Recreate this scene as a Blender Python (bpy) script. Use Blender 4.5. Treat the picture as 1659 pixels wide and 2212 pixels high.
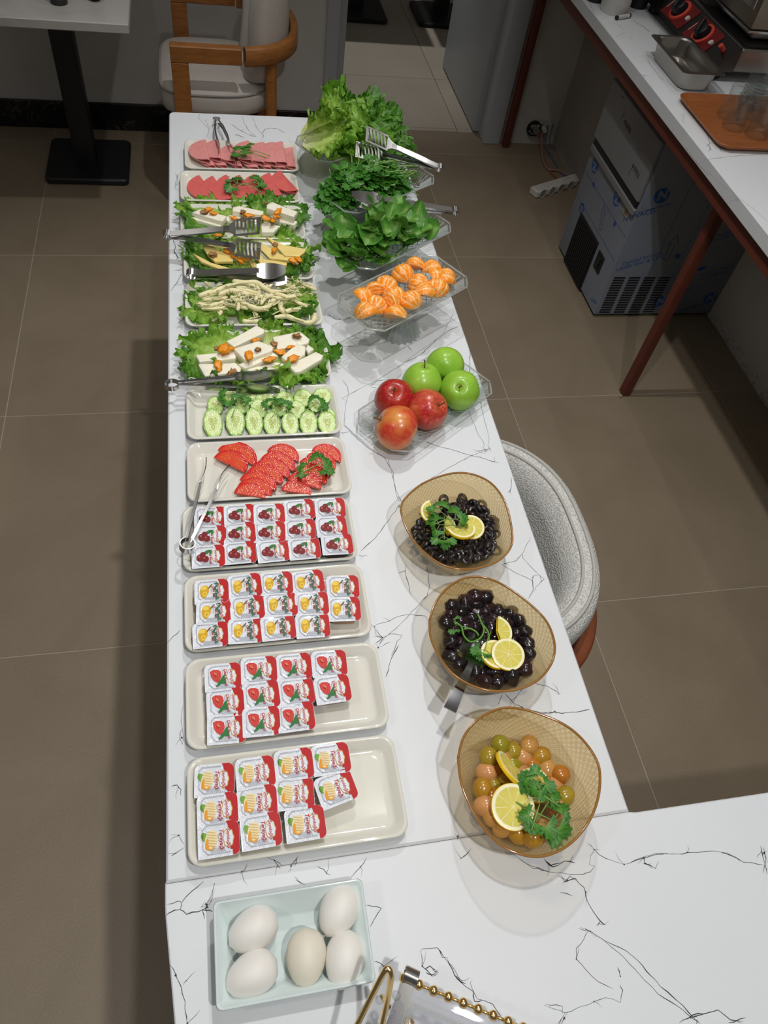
import bpy, math, random
import numpy as np
from mathutils import Vector, Matrix, Euler, noise
for _o in list(bpy.data.objects):
    bpy.data.objects.remove(_o, do_unlink=True)
R = math.radians
rnd = random.Random(7)
SC = bpy.context.scene
COL = SC.collection

# ------------------------------------------------------------------ camera
IW, IH = 1659, 2212
FPX = 1607.17
CAMZ = 1.7477
def _axes(pitch, roll, yaw):
    cp, sp, cr, sr, cy, sy = (math.cos(pitch), math.sin(pitch), math.cos(roll), math.sin(roll), math.cos(yaw), math.sin(yaw))
    r, fw, up = np.array([1, 0, 0.]), np.array([0, cp, -sp]), np.array([0, sp, cp])
    r2, u2 = cr * r + sr * up, -sr * r + cr * up
    Z = np.array([[cy, -sy, 0], [sy, cy, 0], [0, 0, 1]])
    return Z @ r2, Z @ u2, Z @ fw
AX = _axes(0.9183365, 0.2001395, -0.3286479)
def ray(x, y):
    return AX[2] * FPX + AX[0] * (x - IW / 2) - AX[1] * (y - IH / 2)
def P(x, y, z=0.8):
    """point of the horizontal plane at height z that the photo shows at pixel x, y"""
    d = ray(x, y)
    q = np.array([0, 0, CAMZ]) + d * ((z - CAMZ) / d[2])
    return Vector(q)
def PV(x, y, axis, val):
    d = ray(x, y)
    c = np.array([0, 0, CAMZ])
    return Vector(c + d * ((val - c[axis]) / d[axis]))
cam = bpy.data.cameras.new('camera')
cam.sensor_fit = 'HORIZONTAL'
cam.sensor_width = 36
cam.lens = FPX * 36 / IW
cam.clip_start = 0.02
cob = bpy.data.objects.new('camera', cam)
COL.objects.link(cob)
mw = Matrix.Identity(4)
for i in range(3):
    mw[i][0], mw[i][1], mw[i][2] = AX[0][i], AX[1][i], -AX[2][i]
mw[2][3] = CAMZ
cob.matrix_world = mw
SC.camera = cob

# ------------------------------------------------------------------ light
SC.view_settings.view_transform = 'Standard'
SC.view_settings.look = 'None'
SC.view_settings.gamma = 1
SC.view_settings.use_curve_mapping = False
SC.view_settings.exposure = -0.22
SC.cycles.transparent_max_bounces = 24
SC.cycles.max_bounces = 10
wd = bpy.data.worlds.new('room_ambience')
SC.world = wd
wd.use_nodes = True
wd.node_tree.nodes['Background'].inputs[0].default_value = (1.0, 0.99, 0.97, 1)
wd.node_tree.nodes['Background'].inputs[1].default_value = 0.09
def spot(name, loc, target, watts, angle, blend, radius, col=(1, 0.985, 0.965)):
    l = bpy.data.lights.new(name, 'SPOT')
    l.energy = watts; l.spot_size = R(angle); l.spot_blend = blend
    l.shadow_soft_size = radius; l.color = col
    o = bpy.data.objects.new(name, l)
    COL.objects.link(o)
    o.location = loc
    o.rotation_euler = (Vector(target) - Vector(loc)).to_track_quat('-Z', 'Y').to_euler()
    return o
LS = [((0.39, 1.76, 2.7), (0.34, 1.55, 0.8), 57, 100), ((0.25, 0.60, 2.7), (0.28, 0.65, 0.8), 46, 100),
      ((0.40, -0.35, 2.7), (0.40, 0.00, 0.8), 61, 100), ((1.12, 1.75, 2.7), (1.05, 1.5, 0.0), 15, 90),
      ((1.80, 2.65, 2.7), (1.62, 2.2, 0.8), 13, 80), ((0.72, 4.72, 2.7), (0.85, 4.65, 0), 88, 56),  # last one added to brighten the hall beyond the door
      ((-1.15, 0.1, 2.7), (-0.8, 0.3, 0.0), 17, 95), ((-0.45, 2.75, 2.7), (-0.40, 2.85, 0.75), 9, 62)]  # last one added to brighten the cafe table
for a_, b_, w_, g_ in LS:
    spot('ceiling_spot', a_, b_, w_, g_, 0.7, 0.03)
def panel(loc, sx, sy, watts):  # unseen area lights added as soft fill and for steel reflections
    l = bpy.data.lights.new('fill_panel_light', 'AREA')
    l.shape = 'RECTANGLE'; l.size = sx; l.size_y = sy; l.energy = watts; l.color = (1, 0.96, 0.91)
    o = bpy.data.objects.new('fill_panel_light', l); COL.objects.link(o); o.location = loc
for x_, y_ in ((-0.9, 0.4), (-0.9, 2.3), (1.2, 0.3), (1.2, 2.3), (0.2, 3.0), (0.2, -0.9)):
    panel((x_, y_, 2.735), 0.6, 0.6, 1.2)

# ------------------------------------------------------------------ materials
def lin(c):
    return tuple(((v / 255) / 12.92 if v / 255 <= 0.04045 else ((v / 255 + 0.055) / 1.055) ** 2.4) for v in c) + (1,)
class NT:
    def __init__(s, name):
        s.m = bpy.data.materials.new(name); s.m.use_nodes = True
        s.t = s.m.node_tree; s.n = s.t.nodes; s.l = s.t.links
        s.b = s.n['Principled BSDF']; s.out = s.n['Material Output']
    def new(s, t, **k):
        x = s.n.new(t)
        for a, v in k.items():
            setattr(x, a, v)
        return x
    def link(s, a, b):
        s.l.new(a, b)
    def coord(s, kind='Object', scale=(1, 1, 1), rot=(0, 0, 0)):
        tc = s.new('ShaderNodeTexCoord'); mp = s.new('ShaderNodeMapping')
        mp.inputs['Scale'].default_value = scale; mp.inputs['Rotation'].default_value = rot
        s.link(tc.outputs[kind], mp.inputs[0])
        return mp.outputs[0]
    def noise(s, vec, scale, detail=4, rough=0.6, dist=0):
        x = s.new('ShaderNodeTexNoise')
        x.inputs['Scale'].default_value = scale; x.inputs['Detail'].default_value = detail
        x.inputs['Roughness'].default_value = rough; x.inputs['Distortion'].default_value = dist
        s.link(vec, x.inputs['Vector'])
        return x.outputs['Fac']
    def ramp(s, fac, stops):
        x = s.new('ShaderNodeValToRGB'); e = x.color_ramp.elements
        while len(e) < len(stops):
            e.new(0.5)
        for i, (p, c) in enumerate(stops):
            e[i].position = p; e[i].color = lin(c) if len(c) == 3 else c
        s.link(fac, x.inputs[0])
        return x.outputs[0]
    def mix(s, fac, a, b, mode='MIX'):
        x = s.new('ShaderNodeMix', data_type='RGBA', blend_type=mode)
        for sock, v in ((x.inputs[0], fac), (x.inputs[6], a), (x.inputs[7], b)):
            if hasattr(v, 'links'):
                s.link(v, sock)
            elif isinstance(v, (int, float)):
                sock.default_value = v
            else:
                sock.default_value = lin(v)
        return x.outputs[2]
    def math(s, op, a, b=None, c=None):
        x = s.new('ShaderNodeMath', operation=op)
        for i, v in enumerate((a, b, c)):
            if v is None: continue
            if hasattr(v, 'links'): s.link(v, x.inputs[i])
            else: x.inputs[i].default_value = v
        return x.outputs[0]
    def bump(s, h, strength=0.3, dist=0.01):
        x = s.new('ShaderNodeBump')
        x.inputs['Strength'].default_value = strength; x.inputs['Distance'].default_value = dist
        s.link(h, x.inputs['Height']); s.link(x.outputs[0], s.b.inputs['Normal'])
        return x.outputs[0]
    def set(s, **k):
        for a, v in k.items():
            s.b.inputs[a.replace('_', ' ')].default_value = v
def mat(name, rgb, rough=0.5, metal=0.0, var=None, bump=None, spec=0.5, coat=0, sss=0, kind='Object', stretch=(1, 1, 1)):
    t = NT(name)
    t.set(Roughness=rough, Metallic=metal)
    t.b.inputs['Specular IOR Level'].default_value = spec
    if coat:
        t.b.inputs['Coat Weight'].default_value = coat; t.b.inputs['Coat Roughness'].default_value = 0.08
    if sss:
        t.b.inputs['Subsurface Weight'].default_value = sss; t.b.inputs['Subsurface Radius'].default_value = (0.6, 0.4, 0.25)
        t.b.inputs['Subsurface Scale'].default_value = 0.006
    v = t.coord(kind, stretch)
    if var:
        sc, rgb2 = var[0], var[1]
        f = t.noise(v, sc, 5, 0.65)
        t.link(t.ramp(f, [(0.33, rgb), (0.67, rgb2)]), t.b.inputs['Base Color'])
    else:
        t.set(Base_Color=lin(rgb))
    if bump:
        t.bump(t.noise(v, bump[0], 3, 0.6), bump[1], bump[2] if len(bump) > 2 else 0.002)
    return t.m
def clear_mat(name, tint=(250, 252, 252), rough=0.03, relief=None, body=None, bodyw=0.0, uvlines=None, edge=0.55, low=0.05, power=3.0):
    """clear pressed glass or plastic: what is behind shows through, edges and relief reflect"""
    t = NT(name)
    t.n.remove(t.b)
    tr = t.new('ShaderNodeBsdfTransparent'); tr.inputs[0].default_value = lin(tint)
    gl = t.new('ShaderNodeBsdfGlossy'); gl.inputs['Roughness'].default_value = rough
    lw = t.new('ShaderNodeLayerWeight'); lw.inputs['Blend'].default_value = 0.5
    fac = t.math('MULTIPLY_ADD', t.math('POWER', lw.outputs['Facing'], power), edge, low)
    last = tr.outputs[0]
    if bodyw:
        df = t.new('ShaderNodeBsdfDiffuse'); df.inputs[0].default_value = lin(body)
        tl = t.new('ShaderNodeBsdfTranslucent'); tl.inputs[0].default_value = lin(body)
        m0 = t.new('ShaderNodeMixShader'); m0.inputs[0].default_value = 0.5
        t.link(df.outputs[0], m0.inputs[1]); t.link(tl.outputs[0], m0.inputs[2])
        m1 = t.new('ShaderNodeMixShader'); m1.inputs[0].default_value = bodyw
        t.link(last, m1.inputs[1]); t.link(m0.outputs[0], m1.inputs[2]); last = m1.outputs[0]
    m2 = t.new('ShaderNodeMixShader')
    t.link(fac, m2.inputs[0]); t.link(last, m2.inputs[1]); t.link(gl.outputs[0], m2.inputs[2])
    t.link(m2.outputs[0], t.out.inputs[0])
    h = None
    if uvlines:                       # diamond lattice pressed into the glass
        uv = t.new('ShaderNodeUVMap'); sp = t.new('ShaderNodeSeparateXYZ')
        t.link(uv.outputs[0], sp.inputs[0])
        a = t.math('MULTIPLY', sp.outputs[0], uvlines[0]); b = t.math('MULTIPLY', sp.outputs[1], uvlines[1])
        s1 = t.math('ABSOLUTE', t.math('SINE', t.math('ADD', a, b)))
        s2 = t.math('ABSOLUTE', t.math('SINE', t.math('SUBTRACT', a, b)))
        h = t.math('POWER', t.math('MINIMUM', s1, s2), 0.6)
        cr = t.ramp(h, [(0.0, uvlines[2]), (0.6, tint)])
        t.link(cr, tr.inputs[0])
        if bodyw: t.link(t.ramp(h, [(0.0, uvlines[3]), (0.6, body)]), df.inputs[0])
    elif relief:
        v = t.coord('Object')
        x = t.new('ShaderNodeTexVoronoi'); x.inputs['Scale'].default_value = relief[0]
        t.link(v, x.inputs['Vector']); h = x.outputs['Distance']
    if h is not None:
        bp = t.new('ShaderNodeBump'); bp.inputs['Strength'].default_value = relief[1] if relief else 0.5
        bp.inputs['Distance'].default_value = 0.002
        t.link(h, bp.inputs['Height'])
        for n in (gl, lw):
            t.link(bp.outputs[0], n.inputs['Normal'])
    return t.m

# ------------------------------------------------------------------ mesh building
class MB:
    def __init__(s):
        s.v = []; s.f = []; s.mi = []; s.uv = {}
    def add(s, vs, fs, mi=0, uvs=None):
        o = len(s.v)
        s.v += [tuple(q) for q in vs]
        s.f += [tuple(i + o for i in f) for f in fs]
        s.mi += [mi] * len(fs)
        if uvs:
            for i, u in enumerate(uvs): s.uv[o + i] = u
        return s
    def grid(s, rows, closed=False, mi=0, uvs=None, cap0=False, cap1=False, flip=False):
        n = len(rows[0]); vs = [p for r in rows for p in r]; fs = []
        for i in range(len(rows) - 1):
            for j in range(n if closed else n - 1):
                k = (j + 1) % n
                q = (i * n + j, i * n + k, (i + 1) * n + k, (i + 1) * n + j)
                fs.append(q[::-1] if flip else q)
        if cap0: fs.append(tuple(range(n))[::-1] if not flip else tuple(range(n)))
        if cap1:
            b = (len(rows) - 1) * n
            fs.append(tuple(range(b, b + n)) if not flip else tuple(range(b, b + n))[::-1])
        u = [q for r in uvs for q in r] if uvs else None
        return s.add(vs, fs, mi, u)
    def box(s, a, b, mi=0, bev=0.0):
        (x0, y0, z0), (x1, y1, z1) = a, b
        if bev <= 0:
            vs = [(x0, y0, z0), (x1, y0, z0), (x1, y1, z0), (x0, y1, z0), (x0, y0, z1), (x1, y0, z1), (x1, y1, z1), (x0, y1, z1)]
            return s.add(vs, [(3, 2, 1, 0), (4, 5, 6, 7), (0, 1, 5, 4), (1, 2, 6, 5), (2, 3, 7, 6), (3, 0, 4, 7)], mi)
        cx, cy, hx, hy = (x0 + x1) / 2, (y0 + y1) / 2, (x1 - x0) / 2, (y1 - y0) / 2
        return s.loft(cx, cy, hx, hy, [(bev, z0, bev), (0, z0 + bev, bev), (0, z1 - bev, bev), (bev, z1, bev)], mi=mi, seg=2)
    def loft(s, cx, cy, hx, hy, rings, mi=0, seg=6, rot=0.0, caps=(True, True), cut=False):
        """rounded rectangle rings (inset, z, corner radius)"""
        rows = []
        c, sn = math.cos(rot), math.sin(rot)
        for ins, z, r in rings:
            row = []
            ax_, ay = hx - ins, hy - ins
            r = min(r, ax_ * .999, ay * .999)
            for qx, qy, a0 in ((1, 1, 0), (-1, 1, 90), (-1, -1, 180), (1, -1, 270)):
                for k in range(seg + 1):
                    a = R(a0 + 90 * k / seg)
                    x = qx * (ax_ - r) + r * math.cos(a); y = qy * (ay - r) + r * math.sin(a)
                    row.append((cx + c * x - sn * y, cy + sn * x + c * y, z))
            rows.append(row)
        return s.grid(rows, True, mi, cap0=caps[0], cap1=caps[1])
    def tube(s, path, rad, n=8, mi=0, caps=True):
        path = [Vector(p) for p in path]
        rad = rad if hasattr(rad, '__len__') else [rad] * len(path)
        rows = []; up = None
        for i, p in enumerate(path):
            d = (path[min(i + 1, len(path) - 1)] - path[max(i - 1, 0)])
            d = d.normalized() if d.length > 1e-9 else Vector((0, 0, 1))
            if up is None:
                up = Vector((0, 0, 1)) if abs(d.z) < .9 else Vector((1, 0, 0))
            a = d.cross(up)
            a = a.normalized() if a.length > 1e-6 else d.orthogonal().normalized()
            up = a.cross(d).normalized()
            rows.append([p + (a * math.cos(2 * math.pi * k / n) + up * math.sin(2 * math.pi * k / n)) * rad[i] for k in range(n)])
        return s.grid(rows, True, mi, cap0=caps, cap1=caps)
    def strip(s, path, wid, nrm, th, mi=0):
        """flat bar along path: half-widths wid, face normals nrm (list), thickness th"""
        path = [Vector(p) for p in path]; rows = []
        for i, p in enumerate(path):
            d = (path[min(i + 1, len(path) - 1)] - path[max(i - 1, 0)]).normalized()
            w = Vector(nrm[i] if isinstance(nrm, list) else nrm)
            w = (w - d * w.dot(d)).normalized()           # width direction
            t = d.cross(w).normalized()
            a = wid[i] if hasattr(wid, '__len__') else wid
            rows.append([p + w * a + t * th / 2, p - w * a + t * th / 2, p - w * a - t * th / 2, p + w * a - t * th / 2])
        return s.grid(rows, True, mi, cap0=True, cap1=True)
    def lathe(s, prof, n=24, c=(0, 0, 0), mi=0, cap0=True, cap1=True, sx=1, sy=1, wob=None):
        rows = []
        for r, z in prof:
            rows.append([(c[0] + sx * r * math.cos(2 * math.pi * k / n) * (wob(k / n, z) if wob else 1),
                          c[1] + sy * r * math.sin(2 * math.pi * k / n) * (wob(k / n, z) if wob else 1), c[2] + z) for k in range(n)])
        return s.grid(rows, True, mi, cap0=cap0, cap1=cap1)
    def prism(s, poly, z0, z1, mi=0, bev=0.0):
        n = len(poly)
        ar = sum(poly[i][0] * poly[(i + 1) % n][1] - poly[(i + 1) % n][0] * poly[i][1] for i in range(n))
        if ar < 0: poly = poly[::-1]
        if bev:
            ins = []
            for i in range(n):
                p0, p1, p2 = Vector(poly[i - 1][:2]), Vector(poly[i][:2]), Vector(poly[(i + 1) % n][:2])
                u = p1 - p0; w = p2 - p1
                u = u.normalized() if u.length > 1e-7 else w.normalized(); w = w.normalized() if w.length > 1e-7 else u
                n1, n2 = Vector((-u.y, u.x)), Vector((-w.y, w.x))
                nn = n1 + n2
                nn = nn.normalized() if nn.length > 1e-6 else n1
                ins.append(p1 + nn * min(bev / max(.4, nn.dot(n1)), bev * 2))
            rows = [[(q.x, q.y, z0) for q in ins], [(p[0], p[1], z0 + bev) for p in poly], [(p[0], p[1], z1 - bev) for p in poly], [(q.x, q.y, z1) for q in ins]]
        else:
            rows = [[(p[0], p[1], z0) for p in poly], [(p[0], p[1], z1) for p in poly]]
        return s.grid(rows, True, mi, cap0=True, cap1=True)
    def ball(s, c, r, n=12, m=8, mi=0, f=None, sq=(1, 1, 1)):
        rows = []
        for i in range(m + 1):
            a = math.pi * (i / m) * .998 + .001
            row = []
            for k in range(n):
                b = 2 * math.pi * k / n
                d = Vector((math.sin(a) * math.cos(b), math.sin(a) * math.sin(b), -math.cos(a)))
                q = r * (f(d) if f else 1)
                row.append((c[0] + d.x * q * sq[0], c[1] + d.y * q * sq[1], c[2] + d.z * q * sq[2]))
            rows.append(row)
        return s.grid(rows, True, mi, cap0=True, cap1=True)
    def xf(s, m):
        s.v = [tuple(m @ Vector(q)) for q in s.v]
        return s
    def join(s, o, m=None, mi=None):
        vs = [m @ Vector(q) for q in o.v] if m else o.v
        k = len(s.v)
        s.v += [tuple(q) for q in vs]
        s.f += [tuple(i + k for i in f) for f in o.f]
        s.mi += [mi if mi is not None else x for x in o.mi]
        for i, u in o.uv.items(): s.uv[k + i] = u
        return s
    def mesh(s, name, mats, smooth=35):
        me = bpy.data.meshes.new(name)
        me.from_pydata(s.v, [], s.f)
        for m_ in (mats if isinstance(mats, (list, tuple)) else [mats]): me.materials.append(m_)
        if any(s.mi): me.polygons.foreach_set('material_index', s.mi)
        if s.uv:
            l = me.uv_layers.new(name='uv')
            vi = np.empty(len(me.loops), dtype=np.int32); me.loops.foreach_get('vertex_index', vi)
            arr = np.zeros((len(s.v), 2), dtype=np.float32)
            for i, u in s.uv.items(): arr[i] = u[:2]
            l.data.foreach_set('uv', arr[vi].ravel())
        if smooth:
            me.polygons.foreach_set('use_smooth', [True] * len(me.polygons))
            if smooth < 180: me.set_sharp_from_angle(angle=R(smooth))
        me.update()
        return me
    def build(s, name, mats, parent=None, org=(0, 0, 0), smooth=35):
        if any(org): s.v = [(q[0] - org[0], q[1] - org[1], q[2] - org[2]) for q in s.v]
        return put(name, s.mesh(name, mats, smooth), parent, org if parent is None else (0, 0, 0))
def put(name, me, parent=None, loc=(0, 0, 0), rot=None):
    o = bpy.data.objects.new(name, me)
    COL.objects.link(o)
    o.location = loc
    if rot is not None: o.rotation_euler = rot
    o.parent = parent
    return o
def tag(o, label, cat, group=None, kind=None):
    o['label'] = label; o['category'] = cat
    if group: o['group'] = group
    if kind: o['kind'] = kind
    return o
def thing(name, label, cat, loc=(0, 0, 0), rz=0.0, group=None):
    o = bpy.data.objects.new(name, None); COL.objects.link(o)
    o.empty_display_size = 0.05
    o.location = loc; o.rotation_euler = (0, 0, rz)
    return tag(o, label, cat, group)
def struct(o):
    o['kind'] = 'structure'
    return o
def copy_tree(o, parent=None):
    c = o.copy(); COL.objects.link(c); c.parent = parent
    for ch in list(o.children): copy_tree(ch, c)
    return c
def crop(ox, oy, s):
    return lambda x, y: (ox + x * s, oy + y * s)
def rotmat(x, y, z, p):
    m = Matrix.Identity(4)
    for i in range(3): m[i][0], m[i][1], m[i][2], m[i][3] = x[i], y[i], z[i], p[i]
    return m
def frame(p, fwd, up=(0, 0, 1)):
    y = Vector(fwd).normalized(); x = y.cross(Vector(up)).normalized(); z = x.cross(y)
    return rotmat(x, y, z, p)
_tx = {}
def text_mb(body, size, shear=0.0, rot=0.0, loc=(0, 0, 0), bold=0.0):
    """lettering as flat polygons lying in the xy plane, centred on loc"""
    c = bpy.data.curves.new('lettering', 'FONT')
    c.body = body; c.size = size; c.shear = shear; c.align_x = 'CENTER'; c.align_y = 'CENTER'; c.offset = bold
    c.resolution_u = 2
    o = bpy.data.objects.new('lettering_tmp', c); COL.objects.link(o)
    dg = bpy.context.evaluated_depsgraph_get()
    me = bpy.data.meshes.new_from_object(o.evaluated_get(dg))
    mb = MB()
    m = Matrix.Translation(loc) @ Matrix.Rotation(rot, 4, 'Z')
    mb.add([m @ v.co for v in me.vertices], [tuple(p.vertices) for p in me.polygons])
    bpy.data.objects.remove(o); bpy.data.meshes.remove(me); bpy.data.curves.remove(c)
    return mb
def proj(q):
    q = np.array(q) - np.array([0, 0, CAMZ]); z = q @ AX[2]
    return IW / 2 + FPX * (q @ AX[0]) / z, IH / 2 - FPX * (q @ AX[1]) / z
def clock(x, y, cx, cy):
    h = int(round((math.degrees(math.atan2(x - cx, cy - y)) % 360) / 30)) % 12
    return 'twelve one two three four five six seven eight nine ten eleven'.split()[h]
def pile_labels(lst, cx, cy, rx, ry, kind, pile='pile'):
    used, out = {}, []
    for (x, y) in lst:
        d = math.hypot((x - cx) / rx, (y - cy) / ry)
        rg = 'outer edge' if d > .78 else 'middle ring' if d > .45 else 'inner part'
        out.append([rg, clock(x, y, cx, cy), x, y])
    for e in out: used.setdefault((e[0], e[1]), []).append(e)
    for k, es in used.items():
        es.sort(key=lambda e: e[3])
        for i, e in enumerate(es):
            e.append('' if len(es) == 1 else ', %s from above' % ordn(i))
    return ["%s at %s o'clock of the %s, %s%s" % (kind, e[1], pile, e[0], e[4]) for e in out]
def label_pile(objs, kind, pile):
    pts = [proj(o.matrix_world.translation if False else o.location) for o in objs]
    xs, ys = [p[0] for p in pts], [p[1] for p in pts]
    cx, cy = sum(xs) / len(xs), sum(ys) / len(ys)
    rx, ry = (max(xs) - min(xs)) / 2, (max(ys) - min(ys)) / 2
    for o, l in zip(objs, pile_labels(pts, cx, cy, rx, ry, kind, pile)): o['label'] = l
def ordn(i):
    return ('first', 'second', 'third', 'fourth', 'fifth', 'sixth', 'seventh', 'eighth', 'ninth', 'tenth', 'eleventh', 'twelfth', 'thirteenth', 'fourteenth', 'fifteenth', 'sixteenth', 'seventeenth', 'eighteenth', 'nineteenth', 'twentieth')[i]
def side(i, n):
    return 'leftmost' if i == 0 else 'rightmost' if i == n - 1 else ordn(i) + ' from the left'

# shared materials
M_white = mat('counter_white_quartz', (220, 223, 226), 0.45, var=(3, (216, 219, 223)), spec=.35)
M_vein = mat('black_vein', (38, 40, 50), 0.5)
M_porc = mat('white_porcelain', (222, 220, 209), 0.07, spec=.4)
M_blue = mat('pale_blue_porcelain', (210, 222, 221), 0.08, spec=.4)
M_steel = mat('polished_steel', (205, 205, 205), 0.16, 1.0)
M_brush = mat('brushed_steel', (170, 166, 160), 0.3, 1.0, bump=(400, 0.05))
M_black = mat('black_powder_coat', (22, 22, 25), 0.5, bump=(600, 0.1, 0.0005))
M_wood = mat('oak_wood', (176, 116, 58), 0.45, var=(14, (146, 90, 42)), stretch=(1, 1, 6))
M_wood2 = mat('reddish_walnut', (142, 78, 46), 0.45, var=(14, (118, 62, 36)), stretch=(1, 1, 6))
M_red = mat('red_oxide_paint', (104, 48, 34), 0.55, var=(20, (92, 42, 30)))
M_wall = mat('grey_wall_paint', (206, 204, 200), 0.8, var=(4, (198, 196, 192)))
M_wallr = mat('beige_wall_paint', (168, 160, 150), 0.85, var=(4, (154, 148, 140)))
M_frame = mat('light_grey_lacquer', (176, 180, 186), 0.4)
M_glass = clear_mat('pressed_clear_glass', (251, 253, 252), 0.05, relief=(150, 0.9), body=(232, 238, 236), bodyw=.05, edge=.5, low=.04, power=2.5)
M_glassp = clear_mat('plain_clear_glass', (250, 252, 252), 0.02, body=(235, 238, 238), bodyw=.012, low=.03)
M_acryl = clear_mat('clear_acrylic', (250, 250, 252), 0.02, body=(232, 234, 240), bodyw=.10)
M_gold = mat('gold_metal', (250, 216, 150), 0.22, 1.0)
# ================================================================== the setting
def tile_mat(name, a, b, c):
    t = NT(name); v = t.coord('Object')
    f = t.noise(v, 2.2, 6, 0.62, 0.6); g = t.noise(v, 240, 3, 0.7)
    col = t.ramp(f, [(0.25, a), (0.5, b), (0.78, c)])
    col = t.mix(0.14, col, t.ramp(g, [(0.35, (40, 38, 34)), (0.65, (210, 204, 195))]), 'OVERLAY')
    t.link(col, t.b.inputs['Base Color']); t.set(Roughness=0.42)
    t.bump(g, 0.05, 0.001)
    return t.m
M_tile = tile_mat('taupe_floor_tile', (132, 118, 98), (142, 128, 108), (152, 138, 118))
M_tile2 = tile_mat('beige_floor_tile', (170, 161, 146), (178, 169, 155), (184, 176, 163))
M_grout = mat('pale_grout', (168, 158, 141), 0.9)
M_grout2 = mat('brown_grout', (92, 82, 70), 0.9)
T = 0.8
FX = [-1.459, -0.659, 0.1425, 0.9435, 1.745]
FY = [0.0985, 0.904, 1.7095, 2.515, 3.3208]
fl = struct(MB().box((-1.75, -1.0, -0.05), (1.95, 3.53, -0.0012)).build('floor', M_grout, smooth=0))
xs = [-1.75] + FX + [1.905]
ys = [-1.0, -0.707] + FY + [3.53]
tile_me = {}
for i in range(len(xs) - 1):
    for j in range(len(ys) - 1):
        x0, x1, y0, y1 = xs[i] + .0018, xs[i + 1] - .0018, ys[j] + .0018, ys[j + 1] - .0018
        key = (round(x1 - x0, 3), round(y1 - y0, 3))
        if key not in tile_me:
            tile_me[key] = MB().box((-key[0] / 2, -key[1] / 2, -0.012), (key[0] / 2, key[1] / 2, 0), bev=0.0006).mesh('floor_tile', M_tile)
        put('floor_tile', tile_me[key], fl, ((x0 + x1) / 2, (y0 + y1) / 2, 0))
fl2 = struct(MB().box((-0.2, 3.53, -0.05), (2.3, 6.2, -0.002)).build('floor_hall', M_grout2, smooth=0))
xs = [-0.2, 0.588, 1.188, 1.788, 2.3]; ys = [3.53, 3.56, 4.085, 4.6, 5.13, 5.66, 6.2]
for i in range(len(xs) - 1):
    for j in range(len(ys) - 1):
        x0, x1, y0, y1 = xs[i] + .0014, xs[i + 1] - .0014, ys[j] + .0014, ys[j + 1] - .0014
        k = ((x1 - x0), (y1 - y0))
        put('hall_tile', MB().box((-k[0] / 2, -k[1] / 2, -0.01), (k[0] / 2, k[1] / 2, 0.001), bev=0.001).mesh('hall_tile', M_tile2), fl2, ((x0 + x1) / 2, (y0 + y1) / 2, 0))
# walls
cl_ = struct(MB().box((-1.75, -1.6, 2.75), (2.0, 6.3, 2.85)).build('ceiling', mat('white_ceiling_paint', (226, 224, 220), .9), smooth=0))
for x_, y_ in ((-0.9, 0.4), (-0.9, 2.3), (1.2, 0.3), (1.2, 2.3), (0.2, 3.0), (0.2, -0.9)):  # frames made up to go around the added fill lights
    MB().loft(x_, y_, .33, .33, [(0, 2.75, .01), (0, 2.738, .01), (.028, 2.738, .005), (.028, 2.75, .005)], seg=2, caps=(False, False)).build('fill_panel_frame', M_frame, cl_)
t = NT('lamp_glow'); t.set(Base_Color=(0, 0, 0, 1)); t.b.inputs['Emission Color'].default_value = (1, .96, .9, 1); t.b.inputs['Emission Strength'].default_value = 9
for (sx_, sy_, _z), *_r in LS:  # the added hall and cafe spots get a fixture too
    dl = MB().lathe([(.034, 0), (.052, 0), (.054, .006), (.036, .008), (.034, .004)], 24, cap0=False, cap1=False).xf(Matrix.Translation((sx_, sy_, 2.744))).build('downlight_ring', M_frame, cl_)
    MB().lathe([(.034, 0), (.001, 0)], 20, cap0=False).xf(Matrix.Translation((sx_, sy_, 2.748))).build('downlight_lens', t.m, dl)
struct(MB().box((-1.75, 3.445, 0), (0.50, 3.57, 2.75)).build('wall_back', M_wall, smooth=0))
wr = struct(MB().box((1.37, 3.445, 0), (1.70, 3.57, 2.75)).build('wall_back.001', M_wall, smooth=0))
struct(MB().box((1.655, 2.66, 0), (1.98, 3.47, 2.75)).build('wall_pillar', M_wallr, smooth=0))
struct(MB().box((1.908, -1.0, 0), (2.0, 2.66, 2.75)).build('wall_right', M_wall, smooth=0))
struct(MB().box((-0.3, 6.2, 0), (2.4, 6.3, 2.75)).build('wall_hall', M_wall, smooth=0))
# crumbling plaster at the foot of the right wall
mb = MB()
r_ = random.Random(3)
for i in range(150):
    y = 1.0 + r_.random() * 1.1; s = .002 + .0035 * r_.random()
    mb.ball((1.906, y, .004 + .04 * r_.random() ** 2), s, 6, 4, f=lambda d: .7 + .5 * r_.random())
cr = mb.build('crumbling_plaster', mat('raw_plaster', (196, 190, 178), 0.95, var=(60, (170, 164, 152)))); cr['kind'] = 'stuff'
cr.parent = [o for o in COL.objects if o.name == 'wall_right'][0]
# black marble baseboard with thin white veins
t = NT('black_marble'); v = t.coord('Object')
f = t.noise(v, 3.5, 8, 0.6, 1.4)
ln = t.math('SUBTRACT', 1.0, t.math('MULTIPLY', t.math('ABSOLUTE', t.math('SUBTRACT', f, 0.5)), 120))
t.link(t.mix(t.math('MULTIPLY', t.math('MAXIMUM', ln, 0.0), 0.5), (14, 14, 16), (120, 118, 112)), t.b.inputs['Base Color']); t.set(Roughness=0.35)
M_bmarb = t.m
bb = struct(MB().box((-1.75, 3.43, 0), (0.50, 3.446, 0.112), bev=.002).build('baseboard_back', M_bmarb))
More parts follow.
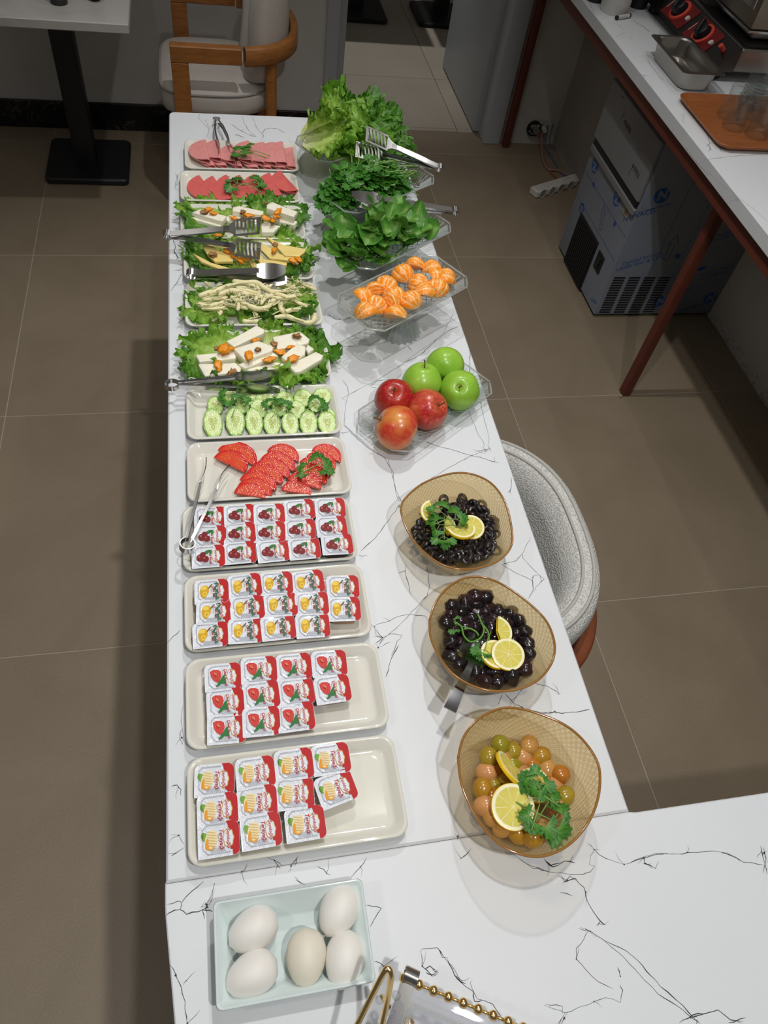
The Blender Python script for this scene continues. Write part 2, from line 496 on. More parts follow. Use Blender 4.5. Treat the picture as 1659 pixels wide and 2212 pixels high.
# door: frame and open leaf
dr = bpy.data.objects.new('door_1', None); COL.objects.link(dr); dr.location = (0.9, 3.5, 0); struct(dr)
def dpart(name, a, b, m, bev=.003):
    return MB().box([a[i] - (0.9, 3.5, 0)[i] for i in range(3)], [b[i] - (0.9, 3.5, 0)[i] for i in range(3)], bev=bev).build(name, m, dr)
dpart('left_jamb', (0.50, 3.425, 0), (0.555, 3.58, 2.1), M_frame)
dpart('left_stop', (0.555, 3.46, 0), (0.588, 3.56, 2.1), M_frame)
dpart('right_jamb', (1.29, 3.425, 0), (1.372, 3.57, 2.1), M_frame)
dpart('head', (0.50, 3.425, 2.1), (1.372, 3.58, 2.18), M_frame)
lf = dpart('leaf', (1.262, 3.525, 0.008), (1.302, 4.235, 2.08), mat('door_leaf_grey', (166, 171, 176), 0.4))
for z in (0.2, 1.75):
    MB().tube([(1.307 - .9, 3.52 - 3.5, z), (1.307 - .9, 3.52 - 3.5, z + .1)], .009, 10).build('hinge', M_brush, lf)
M_strip = mat('weathered_filler', (150, 140, 128), 0.9, var=(40, (112, 88, 72)))
struct(MB().box((1.372, 3.436, 0), (1.384, 3.446, 2.2)).build('trim_1', M_strip))

# ================================================================== buffet counter
def rounded_poly(pts, rad, seg=6):
    out = []; n = len(pts)
    for i in range(n):
        a, b, c = Vector(pts[i - 1]), Vector(pts[i]), Vector(pts[(i + 1) % n])
        r = rad[i] if hasattr(rad, '__len__') else rad
        if r <= 0: out.append(tuple(b)); continue
        u, w = (a - b).normalized(), (c - b).normalized()
        p, q = b + u * r, b + w * r
        for k in range(seg + 1):
            t = k / seg
            out.append(tuple((p * (1 - t) ** 2 + b * 2 * t * (1 - t) + q * t * t)))
    return out
CL = (0.18, 0.9, 0)
ct = thing('buffet_counter', 'long white quartz buffet counter with black veins and an L-shaped near end', 'counter', CL)
def slab(name, poly, z0, z1, m, par, org, bev=.003):
    return MB().prism(poly, z0, z1, bev=bev).xf(Matrix.Translation([-q for q in org])).build(name, m, par, smooth=30)
main = slab('worktop_slab', rounded_poly([(-.103, .1888), (.4705, .1888), (.4705, 1.962), (-.098, 1.962)], [0, 0, .012, .015]), .76, .8, M_white, ct, CL, .0025)
near = slab('worktop_slab', rounded_poly([(-.104, .1878), (-.104, .16), (-.092, .03), (-.07, -.75), (1.75, -.75), (1.75, .1795), (.478, .1860), (.470, .1878)], [.0, .012, .02, 0, 0, 0, .004, 0]), .76, .8, M_white, ct, CL, .0015)
M_panel = mat('counter_base_white', (214, 214, 214), 0.5)
for nm, a, b in (('side_panel', (-.055, -.7, 0), (-.03, 1.92, .76)), ('end_panel', (-.03, 1.895, 0), (.43, 1.92, .76)), ('support_panel', (-.03, .15, 0), (.43, .172, .76)), ('front_panel', (.43, -.7, 0), (1.70, -.68, .76))):
    MB().box([a[i] - CL[i] for i in range(3)], [b[i] - CL[i] for i in range(3)], bev=.002).build(nm, M_panel, ct)
seam = MB()
seam.box((-.1035 - CL[0], .18795 - CL[1], .7995), (.465 - CL[0], .18875 - CL[1], .8002))
seam.build('joint_line', mat('seam_filler', (196, 192, 186), 0.7), ct)

# veins of the quartz: each stroke follows the stone's own drawing
def veins(name, strokes, z, par, org, wid=.00082, seed=5):
    mb = MB(); rr = random.Random(seed)
    for st in strokes:
        pts = [P(x, y, z) for x, y in st]
        fine = []
        for a, b in zip(pts[:-1], pts[1:]):
            n = max(2, int((b - a).length / .006))
            for k in range(n):
                q = a.lerp(b, k / n)
                jit = .0009 if k else .0003
                fine.append(q + Vector((rr.uniform(-1, 1) * jit, rr.uniform(-1, 1) * jit, 0)))
        fine.append(pts[-1])
        w0 = wid * rr.uniform(.45, 1.0)
        L, Rr = [], []
        m = len(fine)
        for i, p in enumerate(fine):
            d = fine[min(i + 1, m - 1)] - fine[max(i - 1, 0)]
            nrm = Vector((-d.y, d.x, 0))
            nrm = nrm.normalized() if nrm.length > 1e-9 else Vector((1, 0, 0))
            w = w0 * (.35 + .9 * abs(noise.noise(p * 60))) * (1 if 0 < i < m - 1 else .3) * 1.0
            L.append(p + nrm * w - Vector(org) + Vector((0, 0, .00025))); Rr.append(p - nrm * w - Vector(org) + Vector((0, 0, .00025)))
        mb.grid([L, Rr])
        if rr.random() < .7:                       # ink-like knots and hair-fine side threads
            for _ in range(max(1, m // 26)):
                q = rr.choice(fine) - Vector(org)
                s_ = rr.uniform(.0006, .0014)
                k5 = [(q.x + s_ * rr.uniform(.5, 1.2) * math.cos(a), q.y + s_ * rr.uniform(.5, 1.2) * math.sin(a), q.z + .0003) for a in (0, 1.05, 2.1, 3.15, 4.2, 5.25)]
                mb.add(k5, [(0, 1, 2, 3, 4, 5)])
                a = rr.uniform(0, 6.28); ln_ = rr.uniform(.006, .02)
                e = q + Vector((math.cos(a) * ln_, math.sin(a) * ln_, 0)); md = q.lerp(e, .5) + Vector((rr.uniform(-.003, .003), rr.uniform(-.003, .003), 0))
                nn = Vector((-math.sin(a), math.cos(a), 0)) * .0002
                up = Vector((0, 0, .00028))
                mb.grid([[q + nn + up, md + nn + up, e + up], [q - nn + up, md - nn + up, e + up]])
    for i, f in enumerate(mb.f):                  # all strokes face up
        a, b, c = (Vector(mb.v[k]) for k in f[:3])
        if (b - a).cross(c - a).z < 0: mb.f[i] = f[::-1]
    o = mb.build(name, M_vein, par, smooth=0)
    o['kind'] = 'stuff'
    return o
def S(c, txt):
    """strokes written as 'x,y x,y ...; x,y ...' in a crop's own frame"""
    return [[c(*map(float, p.split(','))) for p in st.split()] for st in txt.split(';') if st.strip()]
VE = []
VE += S(crop(350, 230, .223), '365,75 350,115 400,160 450,215 455,240 430,300;405,120 440,170 460,220;670,170 730,215 800,255 870,285 915,295;780,90 790,150 830,220 880,270 910,295;870,95 895,150 920,210 970,265 985,285 960,325;970,265 1000,220 1060,210 1120,215 1170,250 1190,250;1390,410 1345,420 1325,455 1365,490 1340,520;130,640 150,700 155,740 120,790;160,650 145,690 125,770;105,1290 130,1350 120,1400 150,1470 130,1490;110,1380 165,1480;190,1620 150,1700 100,1770 90,1785;120,1590 165,1590;710,270 800,305;700,280 740,275 800,305')
VE += S(crop(620, 200, .2712), '110,890 180,905 260,890 330,895 420,880;60,820 200,828 330,826;215,1270 300,1270 400,1300 500,1330 580,1350;470,910 420,950 380,990 330,1030 290,1070 265,1105;480,905 440,960 350,1020 300,1060;310,1735 340,1775 390,1810 450,1800 520,1795;320,1770 360,1790 400,1815;345,2025 450,2025 600,2020 700,2010 800,1985;870,2200 960,2140 1060,2090 1150,2010 1240,1930 1300,1890 1370,1860;1240,1930 1280,1850 1330,1750;960,2020 1000,2060')
VE += S(crop(740, 720, .33755), '0,300 35,345 40,390 20,450 15,540 10,590 60,630 150,710 240,780 290,805 310,870 330,960 345,1040 370,1080;15,590 80,660 160,730 270,800 320,880 340,1000 375,1080;0,415 100,360 200,310 330,230 420,170 500,110 560,70 640,5;170,345 220,305 300,295 390,305;180,350 225,350;520,690 600,720 700,745 800,775 900,800 1000,830;490,970 580,920 680,860 760,815 850,775 930,740;805,480 840,580 870,650 900,690 905,730;880,430 900,520 920,600 940,680 930,720 950,760;830,745 870,755 905,770 930,745;850,760 900,745 940,740;815,110 815,170 812,250;1075,920 1080,960 1070,1010 1055,1020;370,1090 300,1190 200,1320 115,1395;355,1130 365,1090;535,1485 550,1550 555,1630 540,1680 470,1760 380,1850 290,1930 230,1990;205,1870 300,1840 350,1815 440,1800 530,1810 550,1835;205,1880 215,1930 250,1950 300,1925 380,1930 350,1970 330,2030 310,2070;205,1940 260,1945 230,1970 210,1980;210,1890 240,1935 260,1950 235,2000;355,1535 400,1520 410,1570 440,1680;1205,1305 1180,1350 1150,1410 1155,1440 1210,1500 1270,1560 1290,1575 1240,1620 1190,1700;1150,1410 1110,1455 1020,1480 1100,1530 1170,1560 1215,1585 1220,1640 1190,1700;1215,1580 1225,1550 1250,1550;0,640 50,630;100,1420 125,1428')
VE += S(crop(840, 1000, .28933), '1080,1640 1180,1665 1270,1720;1010,1675 950,1750 895,1825;865,1720 930,1790 945,1830;930,1790 1020,1840 1150,1870 1240,1860 1290,1870 1400,1860 1500,1840;1130,1865 1200,1870 1240,1850 1250,1875;850,1715 815,1815;1255,1725 1285,1720')
VE += S(crop(370, 1380, .31947), '80,450 65,560 80,640 75,710;75,600 62,650 85,690;0,1000 40,990 65,1020 65,1060;0,1320 50,1330 90,1390;0,1470 30,1450 90,1410;515,1515 500,1560 465,1595;690,1490 720,1530 740,1555;700,1500 750,1530;860,1465 820,1520 800,1540;850,1480 835,1540;985,1535 1030,1560 1080,1600;1320,1480 1280,1540 1210,1620;1540,40 1490,130 1450,260;1480,20 1400,60;-30,30 60,-60')
VE += S(crop(340, 1850, .3134), '320,170 240,240 165,320 155,365 200,400 280,380 330,370 380,380;155,365 90,385 60,410;65,330 140,310 165,320;330,320 345,350 310,370 325,430;320,330 350,330 330,360 340,385;395,190 380,270 355,340;85,745 120,800 160,890 190,1000 205,1150;110,770 125,820;945,140 970,170 1020,200;950,160 990,190;1440,335 1480,345 1545,355 1490,440 1465,490;1495,725 1540,735 1575,770;200,860 175,890')
VE += S(crop(760, 1800, .5419), '585,45 640,80 700,125 770,150 850,160 920,165 950,155 970,130 945,125 950,90 965,65 1010,100 1085,125;690,115 720,140 780,150;940,40 965,65;1085,125 1150,100 1210,80 1300,82 1400,75 1450,72 1500,85 1560,115 1640,125;1110,118 1180,95 1260,78;1480,78 1530,95 1550,112;1170,95 1165,120 1210,140;1160,118 1180,125 1200,142;1630,50 1640,100 1655,165;1635,90 1655,70;1640,55 1650,110 1640,160;765,100 790,130 850,110 890,118;780,115 800,135 840,118;835,165 850,195 890,180 925,215 930,250 960,310 990,350 1010,365;840,200 870,170 900,190;990,350 975,370;475,60 455,85 435,100;425,0 420,30;830,235 880,250;905,380 945,390 925,420 895,460 895,500 930,540 980,590 1040,620;910,375 960,395 930,380 975,415;945,385 980,410 1020,440 1090,500 1150,565 1220,640 1300,690 1360,740 1390,760;1000,425 1070,455 1120,490 1175,550 1230,610 1300,670 1380,755;765,685 800,700 850,715 920,690 1010,655 1070,675 1080,625 1070,605;770,680 840,690 840,720;850,715 820,760;830,760 860,715;1060,535 1070,570;1305,755 1360,725 1420,715 1460,705 1510,745 1560,750;1350,735 1430,712;1500,755 1570,735;270,475 280,460 340,455 365,490 400,530 430,590 485,630 500,660 560,680 600,740;275,475 280,530 320,570 345,555 320,540;290,540 310,530 340,550 320,565 295,555;345,460 360,495;380,500 400,540 420,580 455,600;400,535 410,570 440,590;485,630 490,670 520,665')
veins('veining', VE, .8, ct, CL)
# ================================================================== side worktop, what stands on it and under it
WL = (1.6, 1.4, 0)
WT = 0.835
wk = thing('side_worktop', 'white veined worktop along the right wall on a red-brown steel frame', 'worktop', WL)
slab('worktop_slab', [(1.298, .30), (1.905, .30), (1.905, 2.655), (1.652, 2.655), (1.652, 3.443), (1.298, 3.443)], .795, WT, M_white, wk, WL, .003)
def wpart(name, a, b, m=M_red, bev=.002):
    return MB().box([a[i] - WL[i] for i in range(3)], [b[i] - WL[i] for i in range(3)], bev=bev).build(name, m, wk)
wpart('frame_beam', (1.312, .32, .75), (1.352, 3.43, .795))
wpart('frame_beam', (1.352, 1.70, .755), (1.90, 1.735, .795))
wpart('leg', (1.366, 1.700, 0), (1.396, 1.732, .75))
wpart('leg', (1.384, 3.395, 0), (1.414, 3.427, .75))
wpart('foot_plaster', (1.352, 1.693, 0), (1.362, 1.70, .012), M_grout)
V2 = S(crop(1390, 0, .1622), '60,790 90,860 170,960 260,1050 350,1120 480,1220;180,1020 250,1060 265,1040;540,1520 520,1600 545,1650;500,1530 545,1525;850,1800 880,1900 870,1970 920,2000;830,1950 900,1900 980,1920 1100,1970 1230,1960;860,1930 900,1980 860,2020;1000,1930 1040,2030;130,110 150,170 250,270;0,350 80,430;-30,1000 70,1010;100,1135 110,1140')
V2 += S(crop(1220, 0, .26462), '190,0 240,110;300,160 380,120;370,190 440,200 490,260 420,300 480,310 545,320 550,290 490,265;550,160 640,220 740,280;520,140 530,150;720,60 740,120 800,160')
V2 += [[P_ for P_ in ((1390, 275), (1402, 300), (1425, 330))], [(1500, 350), (1530, 372), (1560, 400), (1600, 430), (1659, 478)], [(1480, 318), (1500, 345), (1530, 380)], [(1520, 345), (1580, 338), (1659, 332)]]
veins('veining', V2, WT, wk, WL, .0009, 9)

# ---- ice maker still in its protective film
IL = (1.655, 2.355, 0)
im = thing('ice_maker', 'stainless undercounter ice maker still wrapped in printed protective film', 'ice maker', IL)
M_film = mat('film_over_steel', (132, 139, 152), 0.42, 0.05, var=(2, (122, 129, 143)))
M_film2 = mat('film_over_door', (128, 129, 131), 0.4, 0.05)
M_dark = mat('dark_plastic', (24, 25, 27), 0.5)
M_filmblue = mat('film_print_blue', (30, 84, 160), 0.5)
M_filmdark = mat('film_print_black', (30, 32, 38), 0.5)
M_filmline = mat('film_print_line', (60, 82, 128), 0.5)
FXX, SYY = 1.405, 2.130
def il(mb): return mb.xf(Matrix.Translation([-q for q in IL]))
il(MB().box((FXX, SYY, .012), (1.903, 2.58, .69), bev=.004)).build('cabinet', M_film, im)
il(MB().box((1.43, 2.15, 0), (1.89, 2.56, .012))).build('plinth', M_dark, im)
door_ = il(MB().box((FXX - .014, SYY + .004, .478), (FXX, 2.576, .682), bev=.003)).build('door', M_film2, im)
il(MB().box((FXX - .008, SYY + .012, .452), (FXX + .004, 2.57, .477))).build('grip_recess', M_dark, im)
il(MB().box((FXX - .012, SYY + .004, .425), (FXX, 2.576, .4515), bev=.004)).build('grip_lip', M_film2, im)
il(MB().ball((1.44, 2.128, .668), .011, 10, 6)).build('hinge_pin', M_brush, im)
gr = il(MB().box((FXX - .003, 2.285, .006), (FXX + .006, 2.49, .222))).build('air_grille', M_dark, im)
for k in range(13):
    y = 2.297 + k * .0148
    il(MB().box((FXX - .0085, y, .012), (FXX - .002, y + .0085, .205), bev=.001)).build('grille_slat', M_black, gr)
sw = il(MB().box((FXX - .004, 2.205, .14), (FXX + .002, 2.262, .21), bev=.002)).build('rocker_switch', M_dark, im)
il(MB().box((FXX - .008, 2.222, .152), (FXX - .003, 2.247, .2), bev=.002)).build('rocker', M_black, sw)
for c in range(4):
    mb = MB()
    for r_i in range(15):
        x0 = 1.424 + c * .0615; z0 = .022 + r_i * .0112
        mb.box((x0, SYY - .0012, z0), (x0 + .045, SYY + .004, z0 + .0062))
    v_ = il(mb).build('side_vent_slots', M_dark, im, smooth=0)
    v_['kind'] = 'stuff'
# film print: front face (looking along +x) and side face (looking along +y)
Mfront = Matrix(((0, 0, -1, FXX - .0006), (-1, 0, 0, 0), (0, 1, 0, 0), (0, 0, 0, 1)))
Mdoor = Matrix(((0, 0, -1, FXX - .0147), (-1, 0, 0, 0), (0, 1, 0, 0), (0, 0, 0, 1)))
Mside = Matrix(((1, 0, 0, 0), (0, 0, -1, SYY - .0006), (0, 1, 0, 0), (0, 0, 0, 1)))
def logo(mb, x, y, r, rot):
    d = MB(); n = 28
    ring = [(r * math.cos(2 * math.pi * k / n), r * math.sin(2 * math.pi * k / n), 0) for k in range(n)]
    d.add(ring, [tuple(range(n))])
    mb.join(d, Matrix.Translation((x, y, 0)) @ Matrix.Rotation(rot, 4, 'Z'))
    return text_mb('N', r * 1.6, .25, rot, (x, y, .0004), .002)
def star(mb, x, y, r):
    n = 20
    mb.add([(x + (r if k % 2 else r * .45) * math.cos(2 * math.pi * k / n), y + (r if k % 2 else r * .45) * math.sin(2 * math.pi * k / n), 0) for k in range(n)], [tuple(range(n))])
def arrow(mb, x, y, h, rot):
    o_ = [(-.25, -.5), (.25, -.5), (.25, .15), (.5, .15), (0, .5), (-.5, .15), (-.25, .15)]
    m = Matrix.Translation((x, y, 0)) @ Matrix.Rotation(rot, 4, 'Z')
    pts = [m @ Vector((a * h * .4, b * h, 0)) for a, b in o_]
    for a, b in zip(pts, pts[1:] + pts[:1]):
        d = (b - a).normalized(); n_ = Vector((-d.y, d.x, 0)) * .0011
        mb.add([a - n_, b - n_, b + n_, a + n_], [(0, 1, 2, 3)])
def line(mb, x0, y0, x1, y1, w=.0008):
    a, b = Vector((x0, y0, 0)), Vector((x1, y1, 0)); d = (b - a).normalized(); n_ = Vector((-d.y, d.x, 0)) * w
    mb.add([a - n_, b - n_, b + n_, a + n_], [(0, 1, 2, 3)])
def face_print(name, mb, M, m, par=im):
    il(mb.xf(M)).build(name, m, par, smooth=0)['kind'] = 'stuff'
# front (x of the drawing = -y of the room)
blue, dark, lines, white = MB(), MB(), MB(), MB()
for (x, y, r) in ((-2.515, .398, .027), (-2.285, .405, .028), (-2.50, .232, .022)):
    white.join(logo(blue, x, y, r, R(-60)))
for (x, y) in ((-2.475, .345), (-2.235, .335)): star(blue, x, y, .013)
line(lines, -2.572, .345, -2.135, .345); line(lines, -2.572, .245, -2.135, .245)
arrow(lines, -2.33, .30, .085, R(25))
blue.join(text_mb('LASER', .02, 0, R(20), (-2.165, .05, 0)))
face_print('blue_film_print', blue, Mfront, M_filmblue); face_print('white_film_print', white, Matrix.Translation((-.0003, 0, 0)) @ Mfront, M_film2)
face_print('film_fold_lines', lines, Mfront, M_filmline)
for (x, y) in ((-2.37, .615), (-2.215, .545)): dark.join(text_mb('Nitto', .03, .1, R(180), (x, y, 0)))
for (x, y) in ((-2.43, .622), (-2.25, .533)): line(dark, x, y - .02, x + .008, y + .02)
dark.join(text_mb('co.', .016, 0, R(180), (-2.47, .665, 0))); dark.join(text_mb('co.', .014, 0, R(180), (-2.25, .60, 0)))
face_print('black_film_print', dark, Mdoor, M_filmdark, im)
stk = il(MB().box((FXX - .0022, 2.166, .392), (FXX - .0003, 2.226, .452))).build('beige_sticker', mat('beige_sticker', (150, 140, 120), 0.6), im)
face_print('sticker_lettering', text_mb('frozy', .026, .2, R(-70), (-2.196, .425, .002)), Mfront, M_filmdark, im)
# side
blue, dark, lines, white = MB(), MB(), MB(), MB()
white.join(logo(blue, 1.468, .508, .028, R(20)))
blue.join(text_mb('NOVACEL', .026, .1, R(20), (1.418, .437, 0)))
blue.join(text_mb('The Optimal Solution', .013, .1, R(20), (1.46, .462, 0)))
for (x, y, s_) in ((1.50, .265, 'Optimal Solution'), (1.50, .245, 'LASER Fiber & CO2')): blue.join(text_mb(s_, .021, .1, R(20), (x, y, 0)))
for (x, y, s_) in ((1.53, .672, 'Novacel'), (1.545, .648, 'for LASER Fiber')): blue.join(text_mb(s_, .021, .1, R(20), (x, y, 0)))
for (x, y, s_) in ((1.79, .375, 'The Novacel Solution'), (1.795, .357, 'for LASER Fiber'), (1.83, .215, 'The Novacel Solution'), (1.835, .197, 'for LASER Fiber')): blue.join(text_mb(s_, .015, .1, R(20), (x, y, 0)))
for (x, y) in ((1.845, .41), (1.765, .222)):
    blue.add([(x - .014, y - .012, 0), (x + .014, y - .004, 0), (x + .014, y + .012, 0), (x - .014, y + .004, 0)], [(0, 1, 2, 3)])
for (x, y) in ((1.765, .495), (1.64, .275)): star(blue, x, y, .016)
white.join(logo(blue, 1.66, .075, .024, R(20))); white.join(logo(blue, 1.87, .088, .026, R(20)))
blue.join(text_mb('NOVACEL', .02, .1, R(20), (1.82, .045, 0))); blue.join(text_mb('NOVACEL', .016, .1, R(20), (1.74, .12, 0)))
blue.join(text_mb('LASER', .018, .1, R(20), (1.436, .03, 0))); blue.join(text_mb('co.', .016, 0, R(20), (1.80, .535, 0))); blue.join(text_mb('co.', .016, 0, R(20), (1.69, .30, 0)))
for x in (1.56, 1.66): line(lines, x, .02, x, .68)
arrow(lines, 1.598, .31, .10, R(0)); arrow(lines, 1.69, .62, .09, 0)
face_print('blue_film_print', blue, Mside, M_filmblue); face_print('white_film_print', white, Matrix.Translation((0, -.0003, 0)) @ Mside, M_film)
face_print('film_fold_lines', lines, Mside, M_filmline)

# ---- wall outlet hole, cables and power strip
ol = thing('broken_wall_outlet', 'broken open wall outlet with bare cables near the floor of the back wall', 'outlet', (1.56, 3.44, 0))
mb = MB()
for i in range(40):
    a = rnd.uniform(0, 6.28); r = rnd.uniform(.02, .05)
    mb.ball((.0 + math.cos(a) * r * 1.2, -.006, .075 + math.sin(a) * r * .8), rnd.uniform(.004, .011), 6, 4, f=lambda d: rnd.uniform(.7, 1.2))
mb.build('plaster_edge', mat('white_plaster_crumbs', (176, 170, 160), 0.95), ol)
MB().lathe([(.036, 0), (.036, .012), (.028, .012), (.028, .002)], 18).xf(Matrix.Translation((-.028, -.002, .08)) @ Matrix.Rotation(R(90), 4, 'X')).build('box_rim', M_dark, ol)
MB().lathe([(.018, 0), (.016, .03)], 12).xf(Matrix.Translation((-.02, -.004, .078)) @ Matrix.Rotation(R(90), 4, 'X')).build('grey_plug', mat('grey_cable', (120, 116, 112), .6), ol)
MB().lathe([(.012, 0), (.011, .035)], 12).xf(Matrix.Translation((.018, -.004, .085)) @ Matrix.Rotation(R(90), 4, 'X')).build('white_connector', mat('white_nylon', (190, 186, 178), .5), ol)
s0 = P(1152, 415, 0.02); s1 = P(1262, 382, 0.02)
sd = (s1 - s0); sd.z = 0; sl = sd.length; sd.normalize()
ps = thing('power_strip', 'white multi-socket power strip lying on the floor beside the ice maker', 'power strip', (s0.x, s0.y, 0))
ps.rotation_euler = (0, 0, math.atan2(sd.y, sd.x))
M_pl = mat('white_plastic', (206, 202, 194), 0.45)
MB().box((0, -.026, 0), (sl, .026, .036), bev=.006).build('body', M_pl, ps)
for k in range(5):
    x = .035 + k * (sl - .06) / 4.6
    sk = MB().lathe([(.0205, 0), (.0205, .0025), (.018, .0025), (.017, -.006)], 18, cap0=False).xf(Matrix.Translation((x, -.0262, .019)) @ Matrix.Rotation(R(90), 4, 'X')).build('socket', M_pl, ps)
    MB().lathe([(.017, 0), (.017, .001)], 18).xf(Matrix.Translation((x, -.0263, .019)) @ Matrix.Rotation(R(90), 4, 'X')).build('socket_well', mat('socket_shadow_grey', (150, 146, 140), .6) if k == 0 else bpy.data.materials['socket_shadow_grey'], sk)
MB().box((sl * .55, .0, .036), (sl * .72, .014, .039), bev=.001).build('switch', M_pl, ps)
def cable(name, pts, r, m, label):
    pp = [Vector(p) for p in pts]; sm = []
    for i in range(len(pp) - 1):
        p0, p1, p2, p3 = pp[max(i - 1, 0)], pp[i], pp[i + 1], pp[min(i + 2, len(pp) - 1)]
        for k in range(6):
            t = k / 6
            sm.append(.5 * ((2 * p1) + (p2 - p0) * t + (2 * p0 - 5 * p1 + 4 * p2 - p3) * t * t + (3 * p1 - p0 - 3 * p2 + p3) * t ** 3))
    sm.append(pp[-1])
    tag(MB().tube(sm, r, 8).build(name, m, org=pts[0], smooth=180), label, 'cable', 'cables from the broken outlet')
cable('power_cable', [(1.575, 3.425, .085), (1.575, 3.40, .03), P(1174, 348, .008), P(1186, 366, .008), P(1212, 370, .008), P(1255, 395, .03)], .0055, mat('salmon_cable', (150, 118, 104), .5), 'thick beige pink cable looping from the broken outlet over the power strip')
cable('power_cable', [(1.57, 3.428, .08), (1.572, 3.40, .02), P(1180, 358, .006), P(1195, 378, .006), P(1212, 392, .012)], .0035, mat('orange_cable', (168, 78, 50), .5), 'thin orange cable from the broken outlet ending behind the power strip')
cable('power_cable', [(1.60, 3.428, .10), (1.60, 3.40, .02), P(1195, 345, .006), P(1212, 372, .006), P(1232, 386, .006)], .003, mat('blue_cable', (84, 104, 140), .5), 'thin blue cable curving from the broken outlet along the wall, nearest the orange one')
cable('power_cable', [(1.62, 3.428, .11), (1.62, 3.40, .03), P(1215, 330, .006), P(1235, 365, .006), P(1250, 382, .006)], .003, mat('slate_cable', (90, 100, 118), .5), 'thin slate grey cable running closest to the pillar')

# ---- things on the side worktop
def wp(x, y, z=WT): return P(x, y, z)
q = (wp(1305, 28) + wp(1358, 36)) / 2
rt = thing('paper_roll', 'white paper towel roll standing on the veined side worktop between dark cups', 'paper roll', (q.x, q.y + .03, WT))
MB().lathe([(.02, .0), (.047, .0), (.049, .003), (.049, .217), (.047, .22), (.02, .22)], 28, cap0=False, cap1=False).build('paper', mat('white_paper', (216, 214, 212), .9, bump=(120, .2)), rt)
MB().lathe([(.02, .0), (.02, .22), (.018, .22), (.018, 0)], 20, cap0=False, cap1=False).build('cardboard_core', mat('cardboard', (150, 120, 90), .9), rt)
for nm, x, y, lab in (('dark_cup', 1288, 5, 'dark navy cup at the back edge of the worktop, left of the paper roll'), ('dark_cup', 1379, 18, 'black ribbed cup right of the paper roll on the side worktop')):
    q = wp(x, y)
    o = thing(nm, lab, 'cup', (q.x, q.y + .02, WT))
    MB().lathe([(.030, .0), (.034, .004), (.042, .11), (.040, .11), (.032, .006)], 24, cap0=True, cap1=True, wob=(lambda u, z: 1 + .012 * math.cos(u * 2 * math.pi * 24)) if x > 1300 else None).build('cup_wall', M_dark, o)
    MB().lathe([(.042, .107), (.0435, .109), (.042, .112), (.040, .11)], 24, cap0=False, cap1=False).build('rim', M_black, o)
q = wp(1332, 43); q2 = wp(1357, 39)
o = thing('small_white_tube', 'small white tube with black ends lying in front of the paper roll', 'tube', q)
MB().tube([Vector((0, 0, .007)), (q2 - q) + Vector((0, 0, .007))], .0065, 12).build('tube_wall', M_pl, o)
for t_ in (-.04, 1.04): MB().tube([(q2 - q) * (t_ - .05) + Vector((0, 0, .007)), (q2 - q) * (t_ + .05) + Vector((0, 0, .007))], .0068, 12).build('end_cap', M_dark, o)
# steel pan
a, b, c, d = [P(x, y, WT + .10) for x, y in ((1403, 75), (1478, 160), (1564, 162), (1487, 80))]
PANC = (1.432, 2.258, WT)
pan = thing('steel_pan', 'empty deep stainless gastronorm pan on the side worktop in front of the red-knob burner', 'pan', PANC)
MB().loft(0, 0, .060, .122, [(.012, .0, .03), (.008, .004, .03), (.003, .048, .03), (0, .053, .03), (-.010, .0545, .014), (-.010, .0562, .014), (0.001, .0562, .03), (.0045, .052, .03), (.0095, .006, .03), (.014, .0022, .03)], seg=7).build('pan_shell', M_brush, pan)
# twin burner with red panels
HB = (1.60, 2.47, WT)
hb = thing('twin_burner', 'steel twin burner with two black and red dials facing the room', 'burner', HB)
MB().box((-.02, -.255, .03), (.28, .30, .095), bev=.004).build('housing', M_brush, hb)
mb = MB()
mb.add([(-.095, -.255, .03), (-.095, .30, .03), (-.02, .30, .095), (-.02, -.255, .095), (-.02, -.255, .03), (-.02, .30, .03)], [(0, 3, 2, 1), (0, 4, 3), (1, 2, 5), (0, 1, 5, 4)])
mb.build('sloping_front', mat('dark_steel', (96, 94, 92), .3, 1.0), hb)
mb = MB(); mb.box((-.0, -.24, .096), (.27, .285, .099)); mb.build('hot_plate', M_dark, hb)
sn = Vector((-.065, 0, .075)).normalized(); sx = Vector((0, -1, 0)); sy = sn.cross(sx)
M_redp = mat('dark_red_panel', (112, 28, 28), .4); M_ring = mat('coral_red_ring', (214, 78, 62), .4)
for k, y in enumerate((.10, -.08)):
    base = Vector((-.0575, y, .0625))
    m = rotmat(sx, sy, sn, base)
    MB().box((-.075, -.040, .0005), (.075, .040, .002)).xf(m).build('red_panel', M_redp, hb)
    kn = MB().lathe([(.036, .002), (.036, .008), (.030, .010), (.028, .010), (.028, .003)], 28, cap0=False, cap1=False).xf(m).build('dial_ring', M_ring, hb)
    kb = MB().lathe([(.024, .002), (.022, .026), (.018, .030)], 20).xf(m).build('dial_knob', M_dark, hb)
    MB().box((-.006, -.024, .026), (.006, .024, .044), bev=.002).xf(m @ Matrix.Rotation(R(35), 4, 'Z')).build('knob_grip', M_dark, kb)
    MB().lathe([(.008, .002), (.008, .008)], 12).xf(m @ Matrix.Translation((.062, .0, 0))).build('indicator_lamp', M_pl, hb)
    MB().add([(-.07, -.02, .0026), (-.067, -.02, .0026), (-.067, .012, .0026), (-.07, .012, .0026)], [(0, 1, 2, 3)]).xf(m).build('white_mark', M_pl, hb)
MB().tube([(-.050, -.205, .070), (-.066, -.205, .084)], .0075, 10).build('red_button', M_ring, hb)
for x, y in ((-.06, -.22), (-.06, .26), (.25, .26), (.25, -.22)):
    MB().lathe([(.018, 0), (.022, .004), (.018, .03)], 14, c=(x, y, 0)).build('rubber_foot', M_dark, hb)
